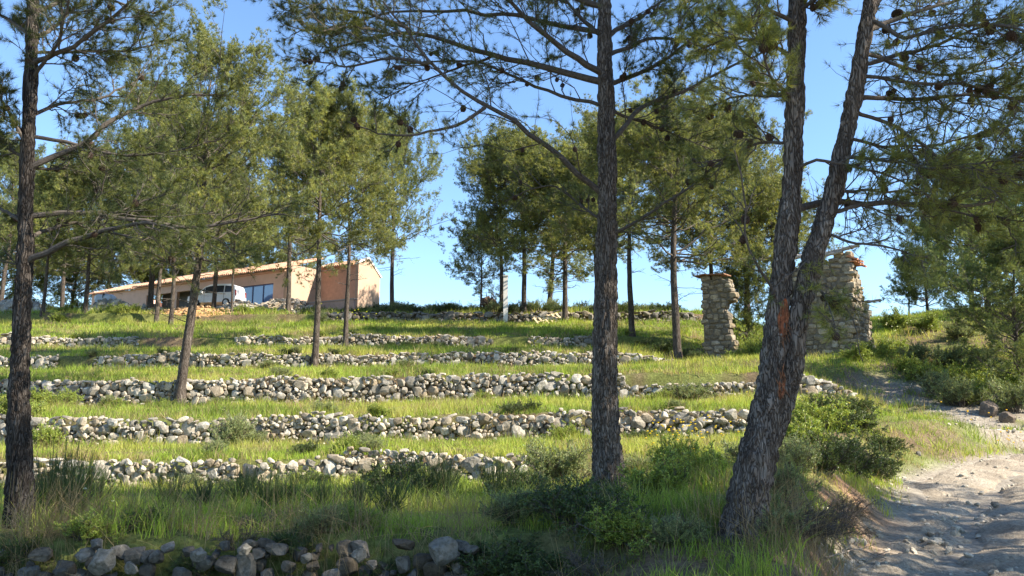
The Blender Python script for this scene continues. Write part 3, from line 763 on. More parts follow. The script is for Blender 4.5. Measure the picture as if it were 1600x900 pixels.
# right forked pine
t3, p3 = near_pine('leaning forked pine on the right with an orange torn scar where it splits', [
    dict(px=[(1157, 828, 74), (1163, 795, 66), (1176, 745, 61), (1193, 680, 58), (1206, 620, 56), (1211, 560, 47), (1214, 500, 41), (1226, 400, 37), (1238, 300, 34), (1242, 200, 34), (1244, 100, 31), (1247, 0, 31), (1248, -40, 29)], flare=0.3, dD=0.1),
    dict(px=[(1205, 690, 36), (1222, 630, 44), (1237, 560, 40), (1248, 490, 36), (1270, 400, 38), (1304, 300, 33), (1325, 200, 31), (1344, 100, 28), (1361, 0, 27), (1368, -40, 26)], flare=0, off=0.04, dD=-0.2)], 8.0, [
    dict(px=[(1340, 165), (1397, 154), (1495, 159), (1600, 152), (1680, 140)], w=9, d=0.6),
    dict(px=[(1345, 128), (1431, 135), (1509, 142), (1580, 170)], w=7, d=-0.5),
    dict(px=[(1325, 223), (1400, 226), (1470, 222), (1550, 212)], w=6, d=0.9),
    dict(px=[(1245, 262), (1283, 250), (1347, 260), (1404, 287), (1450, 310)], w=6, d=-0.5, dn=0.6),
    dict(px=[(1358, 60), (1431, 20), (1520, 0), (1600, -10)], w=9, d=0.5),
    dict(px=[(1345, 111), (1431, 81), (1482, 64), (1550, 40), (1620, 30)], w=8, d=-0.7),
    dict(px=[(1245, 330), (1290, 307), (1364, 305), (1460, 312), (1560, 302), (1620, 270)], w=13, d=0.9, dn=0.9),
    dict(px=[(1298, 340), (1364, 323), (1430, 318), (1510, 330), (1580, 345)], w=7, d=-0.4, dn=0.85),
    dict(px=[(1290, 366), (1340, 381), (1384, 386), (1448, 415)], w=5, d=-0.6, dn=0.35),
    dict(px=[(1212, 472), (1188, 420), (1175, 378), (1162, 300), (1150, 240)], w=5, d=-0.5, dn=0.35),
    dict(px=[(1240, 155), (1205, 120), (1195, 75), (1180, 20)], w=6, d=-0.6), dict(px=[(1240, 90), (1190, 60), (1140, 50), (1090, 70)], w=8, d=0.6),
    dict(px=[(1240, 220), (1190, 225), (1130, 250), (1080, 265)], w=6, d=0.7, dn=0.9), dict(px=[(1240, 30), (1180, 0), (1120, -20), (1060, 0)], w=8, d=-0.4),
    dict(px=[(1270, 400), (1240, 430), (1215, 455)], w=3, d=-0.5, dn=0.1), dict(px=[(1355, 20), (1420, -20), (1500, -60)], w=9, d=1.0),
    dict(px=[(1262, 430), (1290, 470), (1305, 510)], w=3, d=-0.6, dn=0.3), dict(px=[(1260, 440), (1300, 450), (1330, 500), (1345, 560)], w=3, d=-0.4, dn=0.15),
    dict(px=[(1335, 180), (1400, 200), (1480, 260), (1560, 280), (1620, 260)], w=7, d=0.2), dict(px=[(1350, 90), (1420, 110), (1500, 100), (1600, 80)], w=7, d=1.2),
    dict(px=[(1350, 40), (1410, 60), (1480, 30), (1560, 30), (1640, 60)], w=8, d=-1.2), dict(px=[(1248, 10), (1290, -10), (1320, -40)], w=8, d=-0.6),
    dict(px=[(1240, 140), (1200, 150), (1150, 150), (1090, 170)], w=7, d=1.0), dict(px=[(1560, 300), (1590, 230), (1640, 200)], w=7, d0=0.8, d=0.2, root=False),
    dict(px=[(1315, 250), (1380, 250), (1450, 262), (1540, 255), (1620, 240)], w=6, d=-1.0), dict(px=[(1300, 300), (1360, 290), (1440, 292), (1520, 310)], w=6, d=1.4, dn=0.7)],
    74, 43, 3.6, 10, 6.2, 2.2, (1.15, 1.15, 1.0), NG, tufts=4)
# torn wound of the forked pine
M_wound = simple('torn_heartwood', (0.27, 0.10, 0.045), 0.8, 22, 0.65, 0.9, usecol=True)
def wound(y0, y1, cx, wmax, seed, stem_i=0, tilt=0.0):
    r = np.random.default_rng(seed); pth = p3[stem_i]; mb = MB()
    za, zb_ = zp(y0, 8), zp(y1, 8)
    n = 60; m = 22; V = []; cols = []
    off = np.array(t3.location)
    for i in range(n):
        f = i / (n - 1); z = za + (zb_ - za) * f
        c = np.array([np.interp(z, pth[:, 2], pth[:, q]) for q in range(4)])
        wd = wmax * math.sin(math.pi * min(1, max(0.02, f))) ** 0.6 * (0.8 + 0.4 * vn(np.array([f * 7.0]), np.array([seed * 1.0]), 9)[0])
        a0 = -math.pi / 2 + cx + tilt * (f - 0.5)
        for j in range(m):
            g_ = j / (m - 1) - 0.5
            a = a0 + g_ * 2 * wd / c[3]
            rim = (2 * abs(g_)) ** 4
            rad = c[3] * (1.0 - 0.02) + 0.022 * rim + 0.010 * vn(np.array([a * 22.0]), np.array([z * 5.0]), seed)[0] - 0.035 * (rim > 0.98) + 0.002
            V.append((c[0] + math.cos(a) * rad, c[1] + math.sin(a) * rad, z))
            k_ = 0.35 + 0.9 * vn(np.array([a * 30.0]), np.array([z * 6.0]), seed + 3)[0]
            cols.append((k_ * 1.1, k_, k_) if rim < 0.5 else (0.9, 1.3, 1.6))
    V = np.array(V) - off
    ii = (np.arange(n - 1)[:, None] * m + np.arange(m - 1)[None, :]).ravel()
    mb.add(V, np.stack([ii, ii + 1, ii + m + 1, ii + m], 1), np.array(cols))
    # splinters
    k = 16; b = V[r.integers(0, len(V), k)]; d = norm(np.stack([r.normal(size=k) * 0.3, -0.35 + 0 * b[:, 0], r.choice([-1, 1], k) * 1.0], 1))
    pts = b[:, None] + d[:, None] * np.linspace(0, 1, 4)[None, :, None] * r.uniform(0.05, 0.14, k)[:, None, None]
    mb.add(*tubes(pts, trad(pts, np.full(k, 0.007), np.full(k, 0.001)), 4), (0.8, 1.0, 1.1))
    o = mb.obj('torn_wound', M_wound, t3, smooth=False); return o
wound(535, 468, 0.10, 0.050, 3, 0)
wound(625, 582, 0.25, 0.032, 4, 0)

# off-frame pines on the right whose crowns shade the foreground, and terrace pines
M0 = far_pine(201, 12.5, 0.42, 3.6, 60, 1.15, 0.0, 0.20)
M1 = far_pine(202, 9.5, 0.53, 2.8, 50, 1.0, 0.01, 0.13)
M2 = far_pine(203, 12.0, 0.40, 4.3, 66, 1.25, 0.0, 0.19, tint=(0.95, 1.0, 1.0))
M3 = far_pine(204, 8.0, 0.34, 3.0, 48, 1.2, 0.02, 0.13, curve=0.25)
M4 = far_pine(205, 7.5, 0.12, 3.4, 56, 1.2, 0.0, 0.16, tint=(0.8, 0.92, 0.95))
PROTO = [M0, M1, M2, M3, M4]; used = [False] * 5
TG = 'pines on the terraces'
def pine(i, px, D, H, label, group=TG, rz_=0.0, wide=1.0, xy=None, tilt=(0, 0), girth=None):
    H0 = [12.5, 9.5, 12.0, 8.0, 7.5][i]
    o = PROTO[i] if not used[i] else copy_tree(PROTO[i]); used[i] = True
    if xy is None: loc = at(px, D)
    else: loc = (xy[0], xy[1], hz(*xy))
    s = H / H0
    o.location = loc; o.scale = (s * wide, s * wide, s); o.rotation_euler = (tilt[0], tilt[1], rz_)
    tag(o, label, 'pine tree', group)
    return o
LBL_OFF = 'pine beyond the right edge of the photo, throwing shade over the track'
for q, (x, y, H, rz_, i) in enumerate([(9.6, 3.4, 14.5, 4.0, 0), (12.5, 8.2, 15, 2.0, 2), (15.5, 5.0, 12, 1.0, 0), (22.0, 10.0, 11.9, 5.0, 0)]):
    pine(i, 0, 0, H, LBL_OFF, 'pines beyond the right edge', rz_, 0.55 if H == 15 else (0.72 if H == 14.5 else 1.0), xy=(x, y))
# terrace pines: (proto, px, distance, height, width factor, rot, label)
def row(py, D): return zp(py, D)
TP = [
 (0, 279, 29.4, 12.6, 0.95, 0.4, 'tall pine with a leaning trunk at the foot of the tallest terrace wall', (0, 0.05)),
 (1, 491, 37.6, 12.0, 1.0, 1.1, 'slender straight pine at the foot of the low terrace wall, left of centre', (0, 0.0)),
 (1, 540, 44.5, 11.4, 0.95, 2.9, 'slender pine in front of the pink gable end of the house', (0, 0.01)),
 (2, 613, 75.5, 16.8, 0.85, 0.2, 'pine against open sky just right of the house, orange soil at its foot', (0, -0.03)),
 (2, 234, 62, 15.5, 0.95, 1.7, 'thickest trunk of the pines in front of the tiled roof', (0, 0.04)),
 (1, 244, 57.6, 12.5, 1.0, 2.2, 'leaning pine directly beside the thick trunk before the tiled roof', (0, 0.06)),
 (1, 266, 55, 12.5, 0.9, 0.9, 'thin upright pine between the leaning pine and the van', (0, 0.0)),
 (0, 333, 61.5, 13.5, 0.85, 5.0, 'upright pine standing directly in front of the white van', (0, 0.0)),
 (1, 362, 59.5, 9.5, 0.7, 4.0, 'very thin young pine by the rear of the white van', (0, 0.02)),
 (0, 450, 60.0, 14.0, 0.9, 3.3, 'pine against the sunlit cream wall of the house', (0, 0.0)),
 (1, 66, 58, 9.5, 1.0, 0.5, 'short pine with a straight trunk just right of the dark left pine', (0, 0.02)),
 (3, 132, 58.5, 10.5, 1.0, 1.9, 'sunlit slim pine beside the left end of the house', (0, -0.05)),
 (2, 783, 60.6, 12.2, 0.88, 3.5, 'pine beside the white pole on the crest', (0, 0.0)),
 (1, 818, 59.8, 12.0, 1.25, 1.3, 'straight pine on the crest between white pole and wooden pallet', (0, -0.02)),
 (3, 884, 56.6, 11.0, 1.2, 2.6, 'crooked leaning pine beside the wooden pallet', (0, -0.10)),
 (1, 988, 46.5, 11.8, 1.15, 4.4, 'thin pine just right of the thick middle pine', (0, 0.0)),
 (0, 1060, 39.0, 12.4, 1.1, 2.3, 'straight pine standing left of the stone ruin', (0, 0.0)),
]
for i, px, D, H, wd, rz_, lb, tl in TP: pine(i, px, D, H, lb, TG, rz_, wd, tilt=tl)
BG = 'pines behind the house and ruin'
BGP = [
 (2, 0, 74, 14, 1.0, 0.3, 'broad background pine at the far left edge behind the left pine'),
 (0, 40, 88, 15, 1.1, 1.3, 'tall background pine between left pine and house end'),
 (2, 95, 82, 14, 1.1, 2.3, 'rounded background pine left of the tiled roof'),
 (0, 165, 92, 12, 1.1, 3.9, 'background pine rising over the left end of the tiled roof'),
 (2, 215, 96, 12.5, 1.1, 5.1, 'background pine over the middle of the tiled roof'),
 (0, 290, 96, 13.5, 1.1, 0.9, 'background pine over the roof above the parked van'),
 (2, 375, 98, 13, 1.05, 2.0, 'background pine over the roof above the blue windows'),
 (0, 470, 96, 12, 1.0, 4.7, 'background pine over the cream wall of the house'),
 (3, 700 + 50, 75, 8.0, 0.9, 1.0, 'low pine on the crest left of the white pole'),
 (3, 856, 72, 12.5, 1.25, 0.1, 'pine behind the wooden pallet on the crest'),
 (1, 935, 66, 13.5, 1.4, 5.2, 'pine on the crest half hidden by the thick middle pine'),
 (2, 1115, 47.0, 12.0, 0.9, 3.6, 'pine directly behind the left pier of the ruin'),
 (0, 1172, 46.5, 12.5, 0.9, 1.4, 'pine growing behind the gap in the ruined walls'),
 (3, 1215, 43.5, 8.3, 1.0, 4.1, 'bushy pine inside the ruin behind the forked trunk'),
 (4, 1450, 54, 5.4, 0.9, 0.3, 'dark rounded young pine on the mound right of the ruin'),
 (4, 1545, 46, 7.5, 1.1, 1.3, 'broad low pine on the mound beneath the right pine limbs'),
 (4, 1600, 31, 5.6, 1.05, 2.5, 'large bushy pine at the right edge of the photo'),
 (4, 1520, 53, 9.0, 0.9, 4.5, 'taller dark pine behind the others on the right mound'),
 (4, 1675, 35, 7.5, 1.0, 5.5, 'pine mostly beyond the right edge of the mound'),
 (4, -15, 92, 10, 1.3, 0.5, 'low bushy pine far behind at the left edge'),
 (4, 110, 98, 10, 1.3, 2.5, 'low bushy pine just left of the house in the far row'),
 (4, 245, 100, 11.5, 1.3, 4.5, 'low bushy pine behind the tiled roof above the thick trunk'),
 (4, 395, 102, 12, 1.2, 0.2, 'low bushy pine behind the roof above the blue windows'),
 (4, 1168, 44, 5.2, 0.8, 1.5, 'bushy pine filling the gap between pier and front wall of the ruin'),
 (3, 1420, 56, 3.6, 1.0, 5.5, 'small pine at the mound edge nearest the ruin'),
]
for i, px, D, H, wd, rz_, lb in BGP: pine(i, px, D, H, lb, BG, rz_, wd)

# ------------------------------------------------------------------ shrubs
def shrub_proto(kind, seed):
    r = np.random.default_rng(seed); root = empty('shrub', (0, 0, 0))
    if kind == 'mastic': n, el0, lf, lw, tint, per, up = 26, 0.75, 0.034, 0.017, np.array([0.085, 0.12, 0.036]), 6, 0.1
    elif kind == 'grey': n, el0, lf, lw, tint, per, up = 34, 1.0, 0.045, 0.010, np.array([0.25, 0.29, 0.12]), 6, 0.25
    elif kind == 'lime': n, el0, lf, lw, tint, per, up = 30, 0.9, 0.05, 0.017, np.array([0.27, 0.33, 0.065]), 5, 0.2
    elif kind == 'broom': n, el0, lf, lw, tint, per, up = 46, 1.25, 0.05, 0.006, np.array([0.09, 0.125, 0.04]), 3, 0.1
    elif kind == 'bare': n, el0, lf, lw, tint, per, up = 22, 0.6, 0.03, 0.01, np.array([0.15, 0.12, 0.06]), 1, -0.1
    az = r.uniform(0, 6.28, n); el = np.clip(el0 + r.normal(size=n) * 0.32, 0.1, 1.5); L = r.uniform(0.55, 1.0, n) * (0.62 if kind != 'broom' else 1.0)
    d = np.stack([np.cos(az) * np.cos(el), np.sin(az) * np.cos(el), np.sin(el)], 1)
    b = np.stack([np.cos(az), np.sin(az), 0 * az], 1) * r.uniform(0, 0.18, n)[:, None]
    s = np.linspace(0, 1, 6)[None, :, None]
    pr = b[:, None] + d[:, None] * s * L[:, None, None]; w_ = np.cumsum(r.normal(size=pr.shape), 1) * 0.025; pr += w_ - w_[:, :1]; pr[:, 0, 2] = -0.05
    mb = MB(); mb.add(*tubes(pr, trad(pr, np.full(n, 0.011), np.full(n, 0.004)), 4))
    if kind == 'broom': sec, L2 = spawn(pr, L, 4, 0.1, 0.8, 0.25, 0.55, 5, 0.1, 0.06, r)
    else: sec, L2 = spawn(pr, L, 8, 0.2, 1.0, 0.8, 0.5, 5, up, 0.2, r, 0.3, 0.9)
    mb.add(*tubes(sec, trad(sec, np.full(len(sec), 0.0055), np.full(len(sec), 0.0025)), 3))
    ter, L3 = spawn(sec, L2, 6, 0.15, 1.0, 0.7, 0.55, 4, up, 0.2, r, 0.3, 0.9)
    stemcol = M_twig
    if kind == 'broom':
        V = np.concatenate(mb.v); o = mb.obj('stems', M_leaf, root)
        a = o.data.color_attributes['Col']; c = np.ones((len(V), 4), np.float32); c[:, :3] = tint; a.data.foreach_set('color', c.ravel())
    else:
        mb.add(*tubes(ter, trad(ter, np.full(len(ter), 0.003), np.full(len(ter), 0.0015)), 3))
        mb.obj('stems', stemcol, root)
    src = sec if kind == 'broom' else ter
    kk = src.shape[1] - 1
    f = r.uniform(0.1, 1.0, (len(src), per * 2)); idx = np.minimum((f * kk).astype(int), kk - 1); fr = (f * kk - idx)[..., None]; nn = np.arange(len(src))[:, None]
    p = (src[nn, idx] * (1 - fr) + src[nn, idx + 1] * fr).reshape(-1, 3); t = norm(src[nn, idx + 1] - src[nn, idx]).reshape(-1, 3)
    m = len(p)
    dd = norm(t * 0.7 + r.normal(size=(m, 3)) * 0.6 + np.array([0, 0, 0.2])); ll = lf * r.uniform(0.6, 1.3, (m, 1)); sw = norm(np.cross(dd, r.normal(size=(m, 3)))) * lw * r.uniform(0.7, 1.2, (m, 1)) / 2
    V = np.stack([p, p + dd * ll * 0.5 - sw, p + dd * ll, p + dd * ll * 0.5 + sw], 1).reshape(-1, 3)
    cc = tint * r.uniform(0.6, 1.5, (m, 1)) * (1 + np.array([0.15, 0.05, 0]) * r.normal(size=(m, 1)))
    mesh('foliage', V, np.arange(len(V)).reshape(-1, 4), M_leaf, root, np.repeat(np.clip(cc, 0.01, 1), 4, 0))
    return root
SH = {k: [shrub_proto(k, 300 + i * 7 + j) for j in range(2)] for i, k in enumerate(('mastic', 'grey', 'lime', 'broom', 'bare'))}
SHU = {k: [False, False] for k in SH}
srng = np.random.default_rng(88)
def shrub(kind, px, D, wd, ht, label, group=None, v=None, xy=None):
    v = int(srng.integers(0, 2)) if v is None else v
    o = SH[kind][v] if not SHU[kind][v] else copy_tree(SH[kind][v]); SHU[kind][v] = True
    o.location = at(px, D) if xy is None else (xy[0], xy[1], hz(*xy))
    o.scale = (wd, wd, ht); o.rotation_euler = (0, 0, srng.uniform(0, 6.28))
    tag(o, label, 'shrub', group); return o
# named ones
shrub('mastic', 612, 13.2, 0.95, 0.95, 'dark green rounded shrub before the nearest sunlit wall, left of centre')
shrub('mastic', 640, 12.4, 0.7, 0.6, 'small dark shrub tucked against the rounded one left of centre')
shrub('grey', 872, 15.6, 1.15, 1.15, 'pale grey-green airy shrub left of the middle pine trunk')
shrub('mastic', 825, 14.2, 0.8, 0.7, 'dark low shrub between pale shrub and rounded dark shrub')
shrub('grey', 1078, 28.6, 1.35, 0.95, 'grey-green cushion shrub against the tall terrace wall near the forked pine')
shrub('grey', 362, 21.4, 1.05, 1.15, 'upright green bush in front of the second sunlit wall, under the leaning pine')
shrub('grey', 500, 55.5, 0.9, 1.3, 'small upright bush on the terrace below the pink house wall')
for px, D, wd, ht, kd in ((770, 8.2, 0.9, 0.55, 'mastic'), (835, 8.0, 0.9, 0.65, 'mastic'), (905, 8.6, 1.0, 0.72, 'mastic'), (965, 8.2, 0.7, 0.5, 'lime'), (870, 9.8, 0.9, 0.6, 'mastic'), (980, 9.6, 0.6, 0.5, 'mastic'), (930, 7.6, 0.7, 0.45, 'bare'), (800, 9.0, 0.6, 0.5, 'grey')):
    shrub(kd, px, D, wd, ht, 'dark tangled shrub in the shaded thicket below the middle pine', 'shaded thicket shrubs')
for px, D, wd, ht in ((1060, 12.5, 0.9, 0.9), (1100, 11.5, 0.8, 0.75), (1030, 10.4, 0.8, 0.7)):
    shrub('lime', px, D, wd, ht, 'yellow-green leafy shrub between middle pine and forked pine', 'yellow-green shrubs between the two pines')
for px, D, wd, ht in ((1215, 9.5, 0.6, 0.6), (1230, 12.5, 0.9, 0.75), (1190, 14, 1.0, 0.9), (1060, 7.9, 0.45, 0.35), (1195, 8.1, 0.6, 0.5)):
    shrub('grey', px, D, wd, ht, 'feathery grey-green shrub on the bank beside the forked pine', 'bank shrubs by the forked pine')
for px, D, wd, ht in ((1290, 13.5, 0.9, 0.8), (1330, 15.5, 1.0, 0.85), (1370, 17.5, 1.0, 0.8), (1310, 17, 1.2, 1.0), (1280, 20.5, 1.3, 1.1), (1330, 20.5, 1.2, 0.9), (1385, 20, 0.9, 0.7), (1250, 17.5, 1.2, 1.1), (1290, 23.5, 1.2, 1.0), (1340, 24, 1.0, 0.8)):
    shrub('mastic' if px > 1285 else 'lime', px, D, wd, ht, 'green shrub on the bank along the left edge of the track', 'shrubs along the track edge')
for px, D, kd in ((20, 7.6, 'bare'), (60, 7.3, 'bare'), (95, 7.7, 'bare'), (265, 7.5, 'lime'), (340, 7.4, 'grey'), (420, 7.6, 'mastic'), (170, 7.8, 'mastic'), (310, 8.2, 'mastic'), (370, 8.3, 'bare'), (460, 8.3, 'mastic'), (530, 7.5, 'grey'), (600, 8.2, 'mastic'), (590, 7.4, 'bare'), (130, 8.3, 'lime'), (500, 8.5, 'grey'), (20, 8.2, 'mastic'), (500, 7.5, 'bare'), (640, 7.4, 'mastic'), (220, 8.7, 'mastic'), (400, 8.8, 'bare'), (560, 8.9, 'lime')):
    shrub(kd, px, D, 0.42, 0.36, 'low scrubby plant growing among the stones of the lowest wall', 'scrub on the lowest wall')
for px, D in ((1300, 10.3), (1315, 11.5), (1265, 8.9), (1248, 8.3)):
    shrub('bare', px, D, 0.75, 0.6, 'dry leafless tangle of twigs overhanging the earth bank', 'dry tangles on the bank')
for px, D, ht in ((90, 10.2, 0.9), (125, 10.6, 0.8), (70, 10.5, 0.7), (105, 9.6, 0.6), (150, 10.8, 0.6)):
    shrub('broom', px, D, 0.55, ht, 'dark upright rod-like shoots beside the left pine', 'rod-like shoots beside the left pine')
for px, D, ht in ((265, 10.8, 0.6), (380, 11.2, 0.55), (420, 10.5, 0.6), (450, 11.0, 0.5), (500, 10.6, 0.5), (320, 11.4, 0.45), (680, 12.6, 0.75), (700, 12.2, 0.7), (775, 12, 0.7), (560, 11, 0.45), (610, 10.2, 0.5)):
    shrub('broom', px, D, 0.5, ht, 'thin dark shoots rising from the shaded grass of the lowest terrace', 'shoots in the lowest terrace grass')
for px, D, wd in ((30, 23, 1.0), (60, 28.6, 1.1), (10, 29, 1.2), (105, 28.7, 0.8), (70, 21.5, 0.8)):
    shrub('lime', px, D, wd, 0.9, 'leafy green shrub on the terraces behind the left pine', 'shrubs behind the left pine')
for q, (px, D, wd, ht) in enumerate(((1395, 40, 1.5, 1.5), (1430, 38, 1.4, 1.2), (1370, 36.5, 1.2, 1.2), (1480, 37, 1.5, 1.3), (1400, 44, 1.5, 1.5), (1530, 36, 1.4, 1.3), (1450, 43, 1.5, 1.4), (1575, 33, 1.5, 1.3), (1340, 34.5, 1.2, 1.0), (1500, 41, 1.5, 1.4), (1420, 34, 1.2, 1.0))):
    shrub(('lime', 'grey')[q % 2], px, D, wd, ht, 'sunlit green shrub on the mound right of the stone ruin', 'shrubs on the mound')
for px, D, wd, ht in ((1500, 30, 1.5, 1.3), (1540, 30.5, 1.4, 1.2), (1470, 31.5, 1.3, 1.1), (1585, 28.5, 1.4, 1.4), (1510, 33, 1.5, 1.2), (1440, 33, 1.2, 1.0), (1600, 31, 1.6, 1.6)):
    shrub('lime' if px in (1540, 1510, 1600, 1440) else 'grey', px, D, wd, ht * 1.15, 'dense olive shrub above the gravel on the right', 'olive shrubs above the gravel')
for q in range(48):
    px = 575 + q * 10.3 + srng.uniform(-6, 6); D = srng.uniform(58.7, 62)
    shrub(('mastic', 'grey', 'mastic')[q % 3], px, D, srng.uniform(0.9, 1.6), srng.uniform(0.6, 1.45), 'low dark bush on the skyline of the crest', 'bushes along the crest')
for q in range(13):
    px = 470 + q * 11 + srng.uniform(-4, 4)
    shrub('mastic', px, srng.uniform(59, 61), srng.uniform(0.9, 1.4), srng.uniform(0.5, 0.9), 'low dark bush at the foot of the pink house walls', 'bushes below the house')
for q in range(9):
    shrub('lime', 330 + q * 14, 60.2, 1.0, srng.uniform(0.5, 0.9), 'green weed clump on the rubble in front of the van', 'weeds on the rubble')
for px, D, wd in ((190, 58.5, 1.3), (175, 59.5, 1.0), (205, 60, 1.3), (90, 57, 1.2), (100, 59, 1.1)):
    shrub('lime', px, D, wd, 0.9, 'bright green bush near the left end of the house', 'bushes by the left end of the house')
for px, D, wd, ht in ((1090, 37, 0.8, 0.7), (1060, 40.5, 1.3, 1.2), (1030, 42, 1.4, 1.0), (1005, 43, 1.2, 0.9), (1150, 38, 0.9, 0.9), (1180, 38.2, 1.2, 1.3), (1205, 38, 1.2, 1.9), (1240, 37, 1.0, 1.3), (1165, 41, 1.7, 2.6), (1195, 41.5, 1.8, 3.2), (1225, 40.5, 1.7, 3.0), (1250, 41, 1.6, 2.6), (1180, 39.3, 1.3, 2.0)):
    shrub('mastic' if px < 1150 else 'lime', px, D, wd, ht, 'bush around the walls of the stone ruin', 'bushes around the ruin')
for q in range(64):
    k = int(srng.integers(1, 6)); Yk = WB[k][0]; D = Yk - srng.uniform(0.5, 0.9) if q % 2 else Yk + srng.uniform(0.6, 1.4)
    px = srng.uniform(60, 1150)
    shrub(('grey', 'lime', 'mastic')[q % 3], px, D, srng.uniform(0.5, 0.8), srng.uniform(0.35, 0.6), 'small tuft-like bush growing along a terrace wall', 'small bushes along the terrace walls')

# ------------------------------------------------------------------ grass
def grass_field():
    r = np.random.default_rng(500)
    VS = []; TS = []; QS = []; CS = []; n0 = 0
    for (y0, y1, dens, bl, seg) in ((5.5, 11.5, 52, 13, 2), (11.5, 18, 44, 12, 2), (18, 27, 32, 11, 1), (27, 40, 22, 10, 1), (40, 66, 12, 9, 1)):
        area = (y1 - y0) * 2 * (0.70 * (y0 + y1) / 2 + 2.5)
        n = int(area * dens)
        y = np.sqrt(r.uniform(y0 ** 2, y1 ** 2, n)); x = r.uniform(-1, 1, n) * (0.70 * y + 2.5)
        gmk = gravel_mask(x, y)
        patch = fbm(x * 0.45, y * 0.8, 23, 3); fine = vn(x * 2.2, y * 2.2, 24)
        wx = wob(x); eta = y - wx * np.clip((y - 6) / 10, 0, 1)
        keep = (r.random(n) > gmk * 1.3 - 0.02) & (r.random(n) < 0.08 + 1.75 * sstep(0.24, 0.52, patch) + (fine - 0.5) * 0.9)
        keep &= ~((y < 8.0) & (x < 1.0) & (r.random(n) < 0.5))
        for (Yw, zb, zt) in WB: keep &= ~((eta > Yw - 0.12) & (eta < Yw + 0.36) & (x < XR(y)))
        keep &= r.random(n) > earth(x, y) * 1.1
        keep &= ~((y > 62) & (x < -14))
        x, y, patch, fine, eta = x[keep], y[keep], patch[keep], fine[keep], eta[keep]; n = len(x)
        # tall growth hugging the feet and lips of walls
        lip = np.zeros(n)
        for (Yw, zb, zt) in WB: lip = np.maximum(lip, np.exp(-((eta - Yw - 0.6) / 0.35) ** 2))
        hh = 0.06 + 0.40 * (0.6 * vn(x * 0.7, y * 1.1, 25) + 0.4 * vn(x * 2.1, y * 2.4, 125)) ** 1.8 + 0.14 * lip * vn(x * 1.6, y * 0, 26)
        hh *= (1 + 0.5 * (x > 0) * (y < 12)) * np.interp(y, [6, 12, 30, 60], [1.0, 0.9, 1.15, 1.5]) * r.uniform(0.55, 1.4, n)
        # colour of each tuft
        hue = fbm(x * 0.25, y * 0.5, 27, 3) + r.normal(size=n) * 0.10
        cA = np.array([0.31, 0.42, 0.058]); cB = np.array([0.43, 0.45, 0.105]); cD = np.array([0.17, 0.225, 0.045]); cS = np.array([0.36, 0.29, 0.15])
        cc = np.where((hue < 0.40)[:, None], cD, np.where((hue < 0.56)[:, None], cA, cB))
        straw = r.random(n) < 0.05 + 0.14 * (lip > 0.5) + 0.4 * sstep(0.58, 0.7, fbm(x * 0.5, y * 0.9, 29, 3))
        cc = np.where(straw[:, None], cS, cc)
        wd = np.interp(y, [6, 12, 20, 35, 60], [0.006, 0.008, 0.014, 0.024, 0.04])
        m = bl
        sp = np.interp(y, [6, 60], [0.075, 0.22])
        bx = (x[:, None] + r.normal(size=(n, m)) * sp[:, None]).ravel(); by = (y[:, None] + r.normal(size=(n, m)) * sp[:, None] * 0.8).ravel()
        bz = hbase(bx, by) - 0.01
        B = np.stack([bx, by, bz], 1); N_ = len(B)
        # blades that fell off a lip are dropped
        ok = bz > np.repeat(hbase(x, y), m) - 0.22
        L = np.repeat(hh, m) * r.uniform(0.5, 1.25, N_); a = r.uniform(0, 6.28, N_); le = r.uniform(0.05, 0.6, N_)
        d = np.stack([np.cos(a) * le, np.sin(a) * le, np.ones(N_)], 1); d = norm(d)
        fa = r.uniform(-1.1, 1.1, N_); side = np.stack([np.cos(fa), np.sin(fa), 0 * fa], 1) * (np.repeat(wd, m) / 2 * r.uniform(0.7, 1.3, N_))[:, None]
        col = np.repeat(cc, m, axis=0) * r.uniform(0.72, 1.3, (N_, 1))
        B, d, L, side, col, a, le = [q[ok] for q in (B, d, L, side, col, a, le)]; N_ = len(B)
        bend = np.stack([np.cos(a), np.sin(a), -0.35 * np.ones(N_)], 1) * (L * le * 0.7)[:, None]
        if seg == 2:
            mid = B + d * (L * 0.55)[:, None]; tip = B + d * L[:, None] + bend
            V = np.stack([B - side, B + side, mid + side * 0.75, mid - side * 0.75, tip], 1).reshape(-1, 3)
            i = np.arange(N_)[:, None] * 5 + n0
            QS.append(i + np.array([[0, 1, 2, 3]])); TS.append(i + np.array([[3, 2, 4]])); k = 5
        else:
            tip = B + d * L[:, None] + bend * 0.7
            V = np.stack([B - side, B + side, tip], 1).reshape(-1, 3); TS.append(np.arange(N_)[:, None] * 3 + n0 + np.array([[0, 1, 2]])); k = 3
        VS.append(V); CS.append(np.repeat(col, k, 0)); n0 += len(V)
    o = mesh('grass', np.concatenate(VS), [np.concatenate(TS), np.concatenate(QS)], M_grass, None, np.concatenate(CS))
    tag(o, kind='stuff', label='bright spring grass growing on the terraces and banks', cat='grass')
grass_field()
